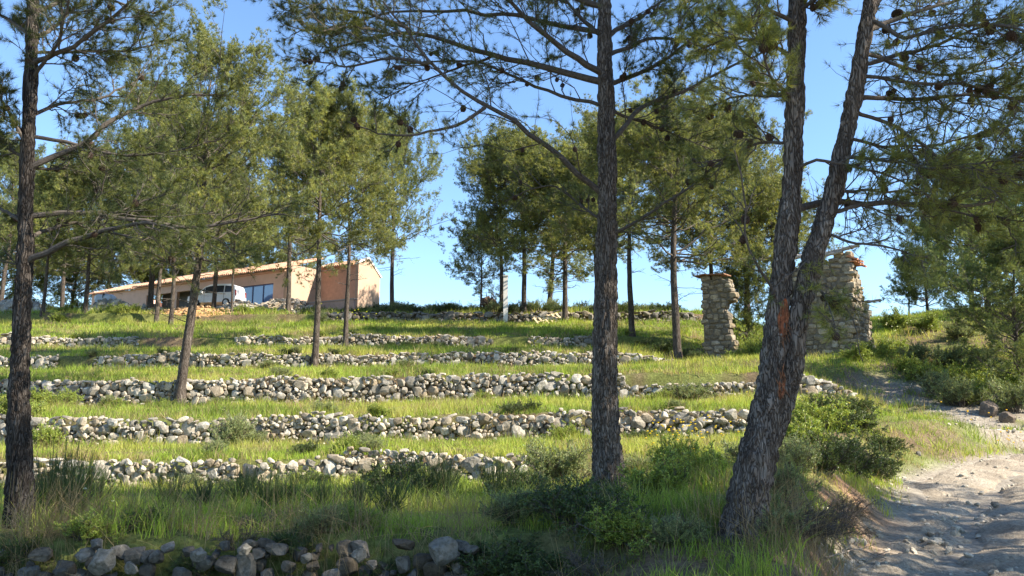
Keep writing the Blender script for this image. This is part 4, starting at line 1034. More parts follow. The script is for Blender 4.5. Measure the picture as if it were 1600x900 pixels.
# dry straw and long stalks, nearer and longer
def stalks():
    r = np.random.default_rng(501); n = 5200
    y = np.sqrt(r.uniform(6 ** 2, 34 ** 2, n)); x = r.uniform(-1, 1, n) * (0.68 * y + 1)
    gmk = gravel_mask(x, y); keep = (r.random(n) > gmk * 1.2) & (fbm(x * 0.5, y * 0.5, 28) > 0.46); x, y = x[keep], y[keep]
    near = np.array([(hit(px, py)[0], hit(px, py)[1]) for px, py in ((60, 860), (40, 880), (90, 845), (150, 820), (1240, 800), (1255, 850), (1230, 870), (700, 860), (75, 735), (88, 740), (1220, 780), (540, 850), (300, 830), (450, 840))])
    c = near[r.integers(0, len(near), 2600)] + r.normal(size=(2600, 2)) * 0.28
    x = np.r_[x, c[:, 0]]; y = np.r_[y, c[:, 1]]; n = len(x)
    ok = ~onroad(x - 0.1, y); x, y = x[ok], y[ok]; n = len(x)
    L = r.uniform(0.25, 0.7, n); a = r.uniform(0, 6.28, n); le = np.abs(r.normal(size=n)) * 0.5
    s = np.linspace(0, 1, 5)[None, :, None]
    d = norm(np.stack([np.cos(a) * le, np.sin(a) * le, np.ones(n)], 1))
    p = np.stack([x, y, hbase(x, y) - 0.02], 1)[:, None] + d[:, None] * s * L[:, None, None]
    p += np.stack([np.cos(a), np.sin(a), -0.8 + 0 * a], 1)[:, None] * (s ** 2) * (L * le * 0.5)[:, None, None]
    w = np.interp(y, [6, 20, 34], [0.0018, 0.004, 0.008])
    V, Q = tubes(p, trad(p, w, w * 0.5), 3)
    col = np.array([0.40, 0.31, 0.17]) * r.uniform(0.5, 1.25, (n, 1))
    o = mesh('dry_grass', V, Q, M_grass, None, np.repeat(col, 15, 0)); tag(o, kind='stuff', label='pale dry stalks scattered through the green grass', cat='dry grass')
stalks()
# small yellow and white flowers
def flowers():
    r = np.random.default_rng(502); mb = MB()
    spots = [(1075, 700, 30, (0.75, 0.6, 0.05)), (1090, 690, 20, (0.75, 0.6, 0.05)), (1065, 715, 20, (0.75, 0.6, 0.05)), (1580, 703, 24, (0.8, 0.6, 0.08)), (560, 505, 16, (0.6, 0.6, 0.05)), (1420, 520, 22, (0.8, 0.8, 0.7)), (1470, 560, 20, (0.8, 0.75, 0.4)), (130, 820, 2, (0.85, 0.85, 0.8)), (1250, 650, 20, (0.7, 0.6, 0.1))]
    for a, b, n, c in spots:
        h = hit(a, b); sp = 0.03 * h[1]
        for _ in range(n):
            x, y = h[0] + r.normal() * sp, h[1] + r.normal() * sp
            z = hz(x, y) + r.uniform(0.15, 0.4) * (1 + h[1] / 40); s = 0.012 * (1 + h[1] / 16)
            V = ICO[1][0] * np.array([s, s, s * 0.6]) + np.array([x, y, z]); mb.add(V, ICO[1][1], c)
    o = mb.obj('flowers', M_grass); tag(o, kind='stuff', label='tiny yellow and white flower heads dotted in the grass', cat='wild flowers')
flowers()

# ------------------------------------------------------------------ loose stones
def scatter(name, pts, smin, smax, sub, seed, label, cat, m=M_stone, power=2.5, road_=False):
    r = np.random.default_rng(seed); pts = np.asarray(pts); n = len(pts)
    s = smin + (smax - smin) * r.random(n) ** power
    z = (hroad if road_ else hbase)(pts[:, 0], pts[:, 1])
    gb = r.uniform(0.95, 1.5, n)[:, None] * np.array([1.05, 0.97, 0.84])
    mb = MB(); rocks(mb, np.stack([pts[:, 0], pts[:, 1], z + s * 0.08], 1), np.stack([s, s * r.uniform(0.7, 1.2, n), s * r.uniform(0.45, 0.8, n)], 1), sub, r, 0.5, cols=gb)
    return tag(mb.obj(name, m), label, cat, None, 'stuff')
r_ = np.random.default_rng(600)
yy = np.sqrt(r_.uniform(6.5 ** 2, 34 ** 2, 22000)); xx = r_.uniform(0, 1, 22000) * 0.85 * yy + 1.5
gk = gravel_mask(xx, yy); kk_ = (gk > r_.random(22000)) & (fbm(xx * 0.8, yy * 0.8, 29) > r_.uniform(0.3, 0.65, 22000))
kk_ &= ~(onroad(xx, yy) & (r_.random(22000) < 0.72))
scatter('gravel', np.stack([xx, yy], 1)[kk_], 0.015, 0.16, 1, 601, 'loose pale gravel strewn over the track and its verge', 'gravel', power=4, road_=True)
gp = []
for (a, b) in zip(gul2[:-1], gul2[1:]):
    for _ in range(36): t = r_.random(); gp.append((a[0] + (b[0] - a[0]) * t + r_.normal() * 0.16, a[1] + (b[1] - a[1]) * t + r_.normal() * 0.22))
for (a, b) in zip(gul[2:-1], gul[3:]):
    for _ in range(26): t = r_.random(); gp.append((a[0] + (b[0] - a[0]) * t + r_.normal() * 0.12, a[1] + (b[1] - a[1]) * t + r_.normal() * 0.15))
scatter('rubble', gp, 0.03, 0.15, 2, 602, 'broken yellowish stones lying in the washed-out rut of the track', 'rubble', road_=True)
# boulders one by one
BOULD = [((160, 876), 0.42, 'largest pale rounded boulder in the lowest wall, near the left pine'), ((205, 888), 0.22, 'flat pale stone beside the largest boulder of the lowest wall'), ((690, 860), 0.46, 'wide grey boulder at the right end of the lowest wall'), ((560, 868), 0.24, 'upright pale stone in the lowest wall left of the wide grey boulder'), ((478, 872), 0.20, 'round grey stone in the lowest wall below the middle of the left terraces'), ((128, 868), 0.22, 'small grey stone left of the largest boulder'), ((310, 866), 0.24, 'pale stone in the lowest wall between largest boulder and round grey stone'), ((382, 858), 0.20, 'upright stone on the lip of the lowest wall'),
  ((1545, 648), 0.75, 'dark brown boulder above the gravel at the right'), ((1575, 660), 0.5, 'lower dark boulder beside the brown one above the gravel'), ((1435, 712), 0.20, 'lone pale stone on the verge where grass meets gravel'), ((1555, 792), 0.17, 'stone lodged in the rut of the track')]
for (pp, s, lb) in BOULD:
    r = np.random.default_rng(int(pp[0])); h = hit(*pp); mb = MB()
    if pp[1] > 850 and pp[0] < 800:
        Dw = 7.86; q = P(pp[0], pp[1], Dw); loc = (q[0], Dw, q[2])
        s *= 0.78
    else: loc = (h[0], h[1], h[2] + s * 0.2)
    rocks(mb, [(0, 0, 0)], [(s * (1.15 if 'dark' in lb else 0.85), s * (0.9 if 'dark' in lb else 0.5), s * (1 if 'dark' in lb else 0.75))], 4, r, 0.3, cols=np.array([[0.42, 0.35, 0.30]]) if 'dark' in lb else np.array([[0.46, 0.45, 0.42]]))  # other boulders toned down in place of shade over the lowest wall
    o = mb.obj('boulder', M_stone); o.location = loc; tag(o, lb, 'boulder', 'boulders')

# ------------------------------------------------------------------ stone ruin
th = R(35); U = np.array([math.cos(th), -math.sin(th), 0]); Nf = np.array([-math.sin(th), -math.cos(th), 0]); B_ = -Nf
A0 = np.array([*P(1096, 560, 39.5)[:2], 4.5])
ruin = empty('stone_ruin', tuple(A0), 0)
tag(ruin, 'roofless ruined stone hut with a broken front wall and jutting roof beam', 'ruin')
def masonry(name, org, u, n, outline, thick, seed, zmax, lab=None, sz=0.30, mortar=M_mortar):
    sz *= 1.25
    """wall standing from org along u; outline(s) -> (bottom, top) per s; length L"""
    r = np.random.default_rng(seed); mb = MB(); s0, s1, f = outline
    # stones on both faces and on the ends
    basis = np.stack([u, -n, np.array([0, 0, 1.0])], 1)
    pos = []; size = []
    z = -0.3
    while z < zmax:
        h = sz * r.uniform(0.45, 0.9); s = s0 + r.uniform(0, 0.15)
        while s < s1:
            w_ = sz * r.uniform(0.55, 1.5)
            b, t, sl, sr = f(s + w_ / 2, z + h / 2)
            if z + h / 2 < t and s + w_ / 2 > sl and s + w_ / 2 < sr:
                for face in (0, 1):
                    p = org + u * (s + w_ / 2 + r.normal() * 0.01) - n * (0.14 if face == 0 else thick - 0.14) + np.array([0, 0, z + h / 2])
                    pos.append(p + n * r.normal() * 0.012); pos[-1][2] += r.normal() * 0.03; q_ = r.uniform(0.8, 1.3); size.append((w_ * 0.93, 0.30, h * 0.93 * (0.5 + 0.5 * q_)))
                if abs(s + w_ / 2 - sl) < w_ * 1.1 or abs(s + w_ / 2 - sr) < w_ * 1.1 or z + h * 1.6 > t:
                    p = org + u * (s + w_ / 2) - n * thick / 2 + np.array([0, 0, z + h / 2]); pos.append(p); size.append((w_ * 1.02, thick * 0.75, h * 1.02))
            s += w_
        z += h
    n_ = len(pos); bb = r.uniform(0.5, 1.3, n_)[:, None]; wm = r.uniform(0, 1, n_)[:, None]
    rocks(mb, np.array(pos) - A0, size, 3, r, 0.13, basis=basis, lib=BLK, cols=bb * (np.array([1, 0.985, 0.96]) * (1 - wm) + np.array([1.02, 0.9, 0.72]) * wm))
    o = mb.obj(name, M_ruin, ruin)
    if lab: o['label'] = lab
    # mortar core set back inside the stones, built as thin courses following the outline
    mc = MB(); z = -0.3; dz = 0.12
    while z < zmax:
        ss = np.linspace(s0, s1, 80); okk = [q for q in ss if (lambda o_: z + dz < o_[1] - 0.12 and q > o_[2] + 0.14 and q < o_[3] - 0.14)(f(q, z + dz / 2))]
        if len(okk) > 2:
            a, b = min(okk), max(okk); c = org + u * (a + b) / 2 - n * thick / 2 + np.array([0, 0, z + dz / 2]) - A0
            mc.box(c, (b - a, thick - 0.12, dz * 0.999), basis)
        z += dz
    oc = mc.obj('mortar_core', mortar, o)
    return o
jag = lambda z, sd, a: a * (vn(np.array([z * 2.3]), np.array([sd * 1.0]), 90)[0] - 0.5)
# left pier: widest at its head, broken right edge
def f_pier(s, z):
    sr = 1.72 - 0.22 * math.sin(min(1, max(0, z / 3.3)) * math.pi) + jag(z, 1, 0.4)
    return 0, 4.2 + jag(s, 2, 0.2), 0.0, sr
masonry('left_pier', A0, U, Nf, (0, 2.4, f_pier), 0.55, 900, 4.3)
def f_right(s, z):
    sl = 4.5 - 0.5 * min(1, max(0, (z - 2) / 2)) + jag(z, 3, 0.6)
    return 0, 4.25 + 0.18 * (s - 4.5) + jag(s, 4, 0.3), sl, 7.05
masonry('front_wall', A0, U, Nf, (3.6, 7.05, f_right), 0.55, 901, 5.0)
# right side wall, lit, running back and stepping down
U2 = B_; N2 = U
org2 = A0 + U * 7.05 + B_ * 0.0
def f_side(s, z): return 0, 4.55 - 0.1 * s - 1.7 * float(sstep(1.0, 3.4, s)) + jag(s, 6, 0.4), 0.02, 3.7
masonry('side_wall', org2 + N2 * 0.0, U2, N2, (0.0, 3.9, f_side), 0.5, 902, 5.0)
org3 = A0 + B_ * 3.4
def f_back(s, z): return 0, 1.5 + jag(s, 7, 1.2), 0.0, 7.0
masonry('back_wall', org3, U, Nf, (0, 7.0, f_back), 0.5, 903, 2.4)
# dangling left wing wall, low
def f_lw(s, z): return 0, 2.2 - 0.4 * s + jag(s, 8, 0.5), 0.0, 3.4
masonry('left_side_wall', A0 + U * 0.02, B_, -U, (0.5, 3.4, f_lw), 0.5, 904, 2.6)
# plastered inner edge of the pier catches the sun
M_tile = simple('clay_tiles', (0.42, 0.22, 0.13), 0.85, 9, 0.45, 0.5, usecol=True)
mt = MB(); rr = np.random.default_rng(77)
bas = np.stack([U, -Nf, [0, 0, 1]], 1)
for i in range(5):   # tile slabs capping the pier, jutting left
    mt.box(A0 + U * (-0.12 + 0.30 * i + 0.15) - Nf * 0.2 + np.array([0, 0, 4.25 + rr.normal() * 0.015]) - A0, (0.34, 0.85, 0.05), bas @ rotz(rr.normal() * 0.06), (0.6, 0.6, 0.6))
mt.obj('eave_tiles', M_tile, ruin); mt = MB()
for i in range(6):
    mt.box(U * (6.9 + 0.06 * (i % 2)) + B_ * (0.1 + 0.26 * i) + U * 0.25 + np.array([0, 0, 4.38 - 0.07 * (i % 3)]), (0.46, 0.25, 0.07), bas @ np.array([[0.93, 0, 0.37], [0, 1, 0], [-0.37, 0, 0.93]]), (1.25, 1.1, 1.0))
    mt.box(U * 7.12 + B_ * (0.14 + 0.24 * i) + np.array([0, 0, 4.22]), (0.34, 0.22, 0.05), bas, (1.3, 1.1, 0.9))
mt.obj('eave_tiles', M_tile, ruin)
M_wood = simple('weathered_wood', (0.36, 0.31, 0.26), 0.85, 16, 0.5, 0.7)
def logm(pts, r0, r1, sides=10):
    pp = resample(np.array(pts), 30); r = np.linspace(r0, r1, 30); V, Q = tubes(pp[None], r[None], sides)
    c = np.repeat(pp, sides, 0); n = vn3(V[:, 0] * 7, V[:, 1] * 7, V[:, 2] * 7, 8)
    return V + norm(V - c) * ((n - 0.5) * r0 * 0.7)[:, None], Q
mt = MB(); mt.add(*logm([U * 4.6 + B_ * 0.4 + np.array([0, 0, 4.75]), U * 6.2 + B_ * 0.2 + np.array([0, 0, 4.72]), U * 7.5 + Nf * 0.3 + np.array([0, 0, 4.82])], 0.11, 0.07)); o = mt.obj('roof_beam', M_wood, ruin, True)
mt = MB(); mt.add(*logm([U * 6.6 + B_ * 3.0 + np.array([0, 0, 2.75]), U * 7.6 + B_ * 3.1 + np.array([0, 0, 2.8])], 0.07, 0.06)); mt.obj('roof_beam', M_wood, ruin, True)
mt = MB(); mt.add(*logm([U * 4.9 + B_ * 0.35 + np.array([0, 0, 4.55]), U * 6.8 + Nf * 0.12 + np.array([0, 0, 4.66])], 0.08, 0.06)); mt.obj('roof_beam', M_wood, ruin, True)

# ------------------------------------------------------------------ the house
M_pink = simple('pink_plaster', (0.62, 0.42, 0.33), 0.9, 1.2, 0.08, 0.05)
M_cream = simple('cream_plaster', (0.43, 0.30, 0.215), 0.9, 1.2, 0.06, 0.0)
M_terra = simple('terracotta_plaster', (0.56, 0.32, 0.225), 0.9, 3.0, 0.12, 0.2)
M_white = simple('white_trim', (0.78, 0.74, 0.68), 0.7)
M_roof = simple('roof_tiles', (0.50, 0.30, 0.20), 0.85, 2.5, 0.4, 0.3, usecol=True)
M_dark = simple('dark_opening', (0.10, 0.095, 0.09), 0.6, 4, 0.2)
M_blue = simple('blue_frame', (0.035, 0.05, 0.16), 0.4, spec=0.5)
M_glass, _nt, _b = mat('window_glass'); _b.inputs['Base Color'].default_value = (0.10, 0.20, 0.42, 1); _b.inputs['Roughness'].default_value = 0.06; _b.inputs['Specular IOR Level'].default_value = 1.0; _b.inputs['Coat Weight'].default_value = 0.6  # blue base colour stands in for reflected sky
hth = R(30); HU = np.array([math.cos(hth), -math.sin(hth), 0]); HN = np.array([-math.sin(hth), -math.cos(hth), 0]); HB = -HN
CA = P(442, 480, 66.0); CA = np.array([CA[0], CA[1], 11.0])
house = empty('house', tuple(CA)); tag(house, 'long low pink house with tiled roof and cream gable on the hilltop at left', 'house')
hb = np.stack([HU, HB, [0, 0, 1]], 1)
def hbox(mb, s0, s1, d0, d1, z0, z1, col=None):
    c = HU * (s0 + s1) / 2 + HB * (d0 + d1) / 2 + np.array([0, 0, (z0 + z1) / 2]); mb.box(c, (s1 - s0, d1 - d0, z1 - z0), hb, col)
Z0 = -1.2
EZ = 14.12 - 11.0 + 0.0    # eave height above house origin
# front wall of the long wing, in pieces round its openings (s negative = to the left)
mb = MB()
hbox(mb, -1.2, 0, 0, 0.3, Z0, EZ); hbox(mb, -4.95, -1.2, 0, 0.3, 2.05, EZ); hbox(mb, -5.4, -4.95, 0, 0.3, Z0, EZ)
hbox(mb, -17.4, -5.4, 0, 0.3, 2.25, EZ); hbox(mb, -19.0, -17.4, 0, 0.3, Z0, EZ)
hbox(mb, -4.95, -1.2, 0.02, 0.3, Z0, 0.15)
hbox(mb, -26.2, -19.0, 0.45, 0.75, Z0, EZ - 0.05)
mb.obj('front_wall', M_pink, house)
mb = MB(); hbox(mb, -17.3, -5.5, 1.6, 1.75, Z0, 3.0); hbox(mb, -17.39, -5.41, 0.31, 1.6, Z0, -0.1); o = mb.obj('porch_recess', M_dark, house)
for a in (-9.5, -13.4):
    mb = MB(); hbox(mb, a - 0.2, a + 0.2, 0.01, 0.29, -0.1, 2.25); mb.obj('porch_pillar', M_pink, house)
wn = MB()
for a, b in ((-4.95, -4.85), (-3.75, -3.65), (-2.5, -2.4), (-1.3, -1.2)): hbox(wn, a, b, 0.1, 0.2, 0.15, 2.05)
hbox(wn, -4.85, -1.3, 0.1, 0.2, 1.95, 2.05); hbox(wn, -4.85, -1.3, 0.1, 0.2, 0.15, 0.25)
win = wn.obj('window', M_blue, house)
for a, b in ((-4.85, -3.75), (-3.65, -2.5), (-2.4, -1.3)):
    mb = MB(); hbox(mb, a + 0.002, b - 0.002, 0.14, 0.16, 0.252, 1.948); mb.obj('pane', M_glass, win)
mb = MB(); hbox(mb, -0.002, 0.30, 0.302, 3.8, Z0, EZ + 0.45); hbox(mb, -0.001, 0.30, -0.003, 0.302, Z0, EZ + 0.03); mb.obj('side_wall', M_cream, house)
mb = MB(); hbox(mb, 0.302, 4.3, 3.8, 4.1, Z0 - 0.6, 3.75); mb.obj('wing_wall', M_terra, house)
# gable wall with a peak
s1 = 4.3; gz0, ga, gp_, gb = Z0 - 0.6, 3.75, 4.35, 2.95
V = []
for s in (s1 + 0.001, s1 + 0.301):
    for d, z in ((3.78, gz0), (6.6, gz0), (6.6, gb), (5.0, gp_), (3.78, ga)): V.append(HU * s + HB * d + np.array([0, 0, z]))
V = np.array(V)
mb = MB(); mb.add(V, [np.array([[0, 1, 2, 3], [5 + 3, 5 + 2, 5 + 1, 5], [0, 5, 6, 1], [1, 6, 7, 2], [2, 7, 8, 3], [3, 8, 9, 4], [4, 9, 5, 0]]), np.array([[0, 3, 4], [5, 9, 8]])]); mb.obj('gable_wall', M_cream, house)
mb = MB(); 
for (d0, z0, d1, z1) in ((3.7, ga + 0.02, 5.0, gp_ + 0.02), (5.0, gp_ + 0.02, 6.75, gb + 0.0)):
    c = (HB * (d0 + d1) / 2 + np.array([0, 0, (z0 + z1) / 2 + 0.06])) + HU * (s1 + 0.2)
    L = math.hypot(d1 - d0, z1 - z0); ang = math.atan2(z1 - z0, d1 - d0)
    Mx = hb @ np.array([[1, 0, 0], [0, math.cos(ang), -math.sin(ang)], [0, math.sin(ang), math.cos(ang)]])
    mb.box(c, (0.35, L, 0.12), Mx)
mb.obj('gable_trim', M_white, house)
mb = MB(); hbox(mb, -26.2, -0.1, 7.7, 8.0, Z0, EZ); hbox(mb, -26.5, -26.2, 0.5, 8.0, Z0, EZ + 0.3); hbox(mb, 0.3, 4.3, 6.4, 6.6, Z0, gb - 0.02); mb.obj('rear_wall', M_pink, house)
# tiled roofs: real rounded tile rows
def tiled(s0, s1_, d0, z0, d1, z1, pitch=0.24):
    n = int((s1_ - s0) / pitch * 8); m = 14
    s = np.linspace(s0, s1_, n); t = np.linspace(0, 1, m)
    S, T = np.meshgrid(s, t); wave = np.abs(np.sin(S / pitch * math.pi)) * 0.10
    courses = (T * 13 % 1) * -0.0
    base = HU[None, None] * S[..., None] + HB[None, None] * (d0 + (d1 - d0) * T)[..., None]
    Z_ = z0 + (z1 - z0) * T + wave + courses
    V = base + np.stack([0 * S, 0 * S, Z_], -1); V = V.reshape(-1, 3)
    ii = (np.arange(m - 1)[:, None] * n + np.arange(n - 1)[None]).ravel(); Q = np.stack([ii, ii + 1, ii + n + 1, ii + n], 1)
    # underside and front lip
    k = len(V); V2 = V.copy(); V2[:, 2] = (z0 + (z1 - z0) * T).ravel() - 0.06
    ft = np.arange(n - 1); lip = np.stack([ft, ft + k, ft + k + 1, ft + 1], 1)
    sd_ = np.concatenate([np.stack([np.arange(m - 1) * n + q, (np.arange(m - 1) + 1) * n + q, (np.arange(m - 1) + 1) * n + q + k, np.arange(m - 1) * n + q + k], 1) for q in (0, n - 1)])
    tid = np.floor(S / pitch + 0.0).astype(int); cid = np.floor(T * 12).astype(int)
    cv = 0.72 + 0.55 * _h(tid, cid, tid * 0, 5).ravel()
    col = np.stack([cv, cv * 0.98, cv * 0.95], 1)
    mb = MB(); mb.add(np.concatenate([V, V2]), [Q, Q[:, ::-1] + k, lip, sd_], np.concatenate([col, col * np.array([1, 0.8, 0.7])]))
    return mb.obj('roof', M_roof, house, smooth=False)
tiled(-26.6, -19.0, 0.15, EZ - 0.02, 4.4, EZ + 1.45); tiled(-19.0, 0.25, -0.45, EZ - 0.02, 4.2, EZ + 1.6)
tiled(-26.6, 0.25, 8.2, EZ + 0.0, 4.4, EZ + 1.0) if False else None
tiled(0.25, 4.25, 3.5, 3.72, 5.0, 4.32)
mb = MB(); hbox(mb, -18.9, 0.2, -0.2, -0.001, EZ - 0.22, EZ - 0.10); mb.obj('eave_band', M_terra, house)
# planter wall in front
lw = P(473, 480, 62.5); lowwall = empty('low_wall', (lw[0], lw[1], hz(lw[0], lw[1]))); tag(lowwall, 'low dull pink wall with a flat coping in front of the house gable', 'low wall')
mb = MB(); q0 = np.zeros(3); hh_ = zp(476, 62.5) - lowwall.location[2]
mb.box(HU * 2.6 + np.array([0, 0, hh_ / 2 - 0.4]), (5.2, 0.3, hh_ + 0.8), hb); mb.obj('wall_body', simple('dull_pink', (0.42, 0.27, 0.21), 0.9, 4, 0.15, 0.2), lowwall)
mb = MB(); mb.box(HU * 2.6 + np.array([0, 0, hh_ + 0.05]), (5.35, 0.4, 0.09), hb); mb.obj('coping', simple('coping_stone', (0.35, 0.27, 0.23), 0.9), lowwall)

# ------------------------------------------------------------------ van
M_van = simple('white_paint', (0.72, 0.74, 0.75), 0.3, spec=0.5); M_vglass = simple('van_glass', (0.03, 0.035, 0.04), 0.08, spec=0.8); M_rub = simple('rubber', (0.02, 0.02, 0.02), 0.8); M_rim = simple('wheel_rim', (0.4, 0.41, 0.42), 0.4, metal=0.6); M_lamp = simple('lamp_lens', (0.35, 0.03, 0.02), 0.2); M_head = simple('head_lens', (0.6, 0.62, 0.63), 0.15)
vp = P(339, 470, 65.5); vz = zp(446, 65.5) - 1.83
van = empty('van', (vp[0], 65.5, vz)); van.rotation_euler = (0, 0, R(-12)); tag(van, 'small white van with dark side windows parked before the house', 'van')
prof = [(-2.08, 0.35), (-2.12, 0.62), (-2.02, 0.88), (-1.25, 1.08), (-0.62, 1.62), (-0.2, 1.78), (0.5, 1.83), (1.55, 1.80), (1.88, 1.68), (2.06, 1.1), (2.10, 0.5), (2.05, 0.32)]
def extr(mb, pr, y0, y1, inset=None):
    n = len(pr); A = np.array([(x, y0, z) for x, z in pr]); Bq = np.array([(x, y1, z) for x, z in pr])
    if inset: A[:, 1] += inset * np.clip((A[:, 2] - 1.0), 0, 1); Bq[:, 1] -= inset * np.clip((Bq[:, 2] - 1.0), 0, 1)
    V = np.concatenate([A, Bq]); i = np.arange(n); j = (i + 1) % n
    mb.add(V, np.stack([i, j, j + n, i + n], 1))
    ca = A.mean(0); cb_ = Bq.mean(0); k = 2 * n
    V2 = np.vstack([A, [ca], Bq, [cb_]]); mb.add(V2, np.concatenate([np.stack([j, i, np.full(n, n)], 1), np.stack([i + n + 1, j + n + 1, np.full(n, 2 * n + 1)], 1)]))
mb = MB(); extr(mb, prof, -0.86, 0.86, 0.16); vb = mb.obj('body', M_van, van)
bv = vb.modifiers.new('soft', 'BEVEL'); bv.width = 0.05; bv.segments = 3; bv.angle_limit = R(35)
for nm, pr in (('windscreen_side', [(-1.12, 1.10), (-0.62, 1.52), (-0.66, 1.10)]), ('side_window', [(-0.58, 1.10), (-0.58, 1.55), (-0.15, 1.66), (0.28, 1.68), (0.28, 1.10)]), ('side_window', [(0.42, 1.12), (0.42, 1.68), (1.05, 1.67), (1.05, 1.12)]), ('side_window', [(1.15, 1.12), (1.15, 1.66), (1.75, 1.60), (1.86, 1.12)])):
    for sgn in (-1, 1):
        mb = MB(); A = np.array([(x, sgn * (0.865 - 0.16 * max(0, z - 1.0) + 0.004), z) for x, z in pr]); Bq = A - np.array([0, sgn * 0.02, 0]); n = len(pr)
        V = np.vstack([A, Bq, [A.mean(0)], [Bq.mean(0)]]); i = np.arange(n); j = (i + 1) % n
        mb.add(V, [np.stack([i, j, j + n, i + n], 1), np.concatenate([np.stack([i, j, np.full(n, 2 * n)], 1), np.stack([j + n, i + n, np.full(n, 2 * n + 1)], 1)])]); mb.obj(nm, M_vglass, van)
mb = MB(); c = np.array([-0.94, 0, 1.365]); ang = math.atan2(0.54, 0.63)
mb.box(c, (0.74, 1.38, 0.02), np.array([[math.cos(ang), 0, -math.sin(ang)], [0, 1, 0], [math.sin(ang), 0, math.cos(ang)]])); mb.obj('windscreen', M_vglass, van)
for x in (-1.32, 1.32):
    for y in (-0.80, 0.80):
        mb = MB(); t = np.linspace(0, 2 * math.pi, 25)[:-1]; pp = [(x + 0.31 * math.cos(a), 0.31 + 0.31 * math.sin(a)) for a in t]; extr(mb, pp, y - 0.1, y + 0.1); wl = mb.obj('wheel', M_rub, van)
        mb = MB(); pp = [(x + 0.19 * math.cos(a), 0.31 + 0.19 * math.sin(a)) for a in t]; extr(mb, pp, y - 0.115, y + 0.115); mb.obj('rim', M_rim, wl)
for y in (-0.66, 0.66):
    mb = MB(); mb.box((-2.06, y, 0.78), (0.12, 0.3, 0.16)); mb.obj('headlight', M_head, van)
    mb = MB(); mb.box((2.07, y * 1.15, 1.05), (0.06, 0.12, 0.4)); mb.obj('tail_light', M_lamp, van)
mb = MB(); mb.box((-2.1, 0, 0.45), (0.12, 1.6, 0.2)); mb.box((2.1, 0, 0.45), (0.12, 1.6, 0.2)); mb.obj('bumper', M_rub, van)
for sgn in (-1, 1):
    mb = MB(); mb.box((-0.78, sgn * 0.98, 1.12), (0.12, 0.18, 0.18)); mb.obj('mirror', M_van, van)
    mb = MB(); 
    for x in (-0.62, 0.35, 1.1): mb.box((x, sgn * 0.862, 0.75), (0.015, 0.012, 0.66))
    mb.obj('door_seam', M_rub, van)

# ------------------------------------------------------------------ rubble, spoil, tank, stump, pallet, pole
def heap(name, px, D, L, Wd, H, seed, label, cat, mcol, nst, smin, smax, stone_m=M_stone, scol=None, rz_=0.0):
    r = np.random.default_rng(seed); loc = at(px, D); root = empty(name, loc, rz_); tag(root, label, cat)
    n = 44; u = np.linspace(-1, 1, n); UU, VV = np.meshgrid(u, u); rr_ = np.sqrt(UU ** 2 + VV ** 2)
    h = np.clip(1 - rr_ ** 1.6, -0.25, 1) * (0.55 + 0.9 * fbm(UU * 2.2 + seed, VV * 2.2, seed, 4)) * H
    lift = hbase(loc[0] + UU * L, loc[1] + VV * Wd) - loc[2]; h = h + lift
    V = np.stack([UU * L, VV * Wd, h - 0.05], -1).reshape(-1, 3); ii = (np.arange(n - 1)[:, None] * n + np.arange(n - 1)[None]).ravel()
    mesh('mound', V, np.stack([ii, ii + 1, ii + n + 1, ii + n], 1), M_ground, root, np.full((len(V), 3), 1.0) * np.array(mcol), True)
    a = r.uniform(0, 6.28, nst); q = r.uniform(0, 1, nst) ** 0.6; x = np.cos(a) * q; y = np.sin(a) * q
    iu = np.clip(((x + 1) / 2 * (n - 1)).astype(int), 0, n - 1); iv = np.clip(((y + 1) / 2 * (n - 1)).astype(int), 0, n - 1)
    s = smin + (smax - smin) * r.random(nst) ** 2
    mb = MB(); c = r.uniform(0.7, 1.2, (nst, 1)) * (np.array(scol) if scol is not None else np.array([1, 0.98, 0.94]))
    rocks(mb, np.stack([x * L, y * Wd, h[iv, iu] + s * 0.1], 1), np.stack([s * 1.2, s, s * 0.8], 1), 2, r, 0.6, cols=c)
    mb.obj('stones', stone_m, root)['kind'] = 'stuff'; return root
heap('rubble_heap', 440, 61.5, 2.6, 1.6, 1.0, 701, 'pale stone rubble heap in front of the blue windows', 'rubble heap', (0.42, 0.32, 0.22), 380, 0.12, 0.5, scol=(1.25, 1.12, 0.98))
heap('rubble_heap', 372, 61.8, 2.6, 1.4, 0.8, 702, 'weedy stone rubble heap just below the white van', 'rubble heap', (0.30, 0.25, 0.17), 260, 0.12, 0.4)
heap('soil_heap', 300, 59.8, 3.6, 1.2, 0.55, 703, 'flat orange-yellow spoil of soil behind the leaning pine', 'soil heap', (0.55, 0.33, 0.16), 260, 0.08, 0.3, scol=(1.2, 0.85, 0.55))
heap('soil_heap', 612, 74.3, 0.95, 0.6, 0.9, 704, 'small bright orange soil cone at the foot of the pine beside the house', 'soil heap', (0.75, 0.26, 0.10), 40, 0.06, 0.2, scol=(1.3, 0.7, 0.45))
heap('rubble_heap', 172, 61.0, 2.0, 1.2, 0.9, 705, 'grey concrete-like rubble mound under the wrapped bundle', 'rubble heap', (0.38, 0.35, 0.29), 90, 0.15, 0.7)
heap('rubble_heap', 20, 60.5, 2.2, 1.4, 1.0, 706, 'pale boulder pile at the far left behind the dark pine', 'rubble heap', (0.42, 0.36, 0.28), 120, 0.2, 0.7)
heap('rubble_heap', 232, 62.5, 1.4, 1.0, 0.6, 707, 'small grey rubble mound at the foot of the thickest hilltop pine', 'rubble heap', (0.36, 0.32, 0.26), 120, 0.12, 0.4)
heap('rubble_heap', 452, 64.6, 1.0, 0.7, 0.7, 708, 'whitish pile of bagged stone against the cream wall corner', 'rubble heap', (0.6, 0.55, 0.5), 60, 0.2, 0.5, scol=(1.3, 1.25, 1.2))
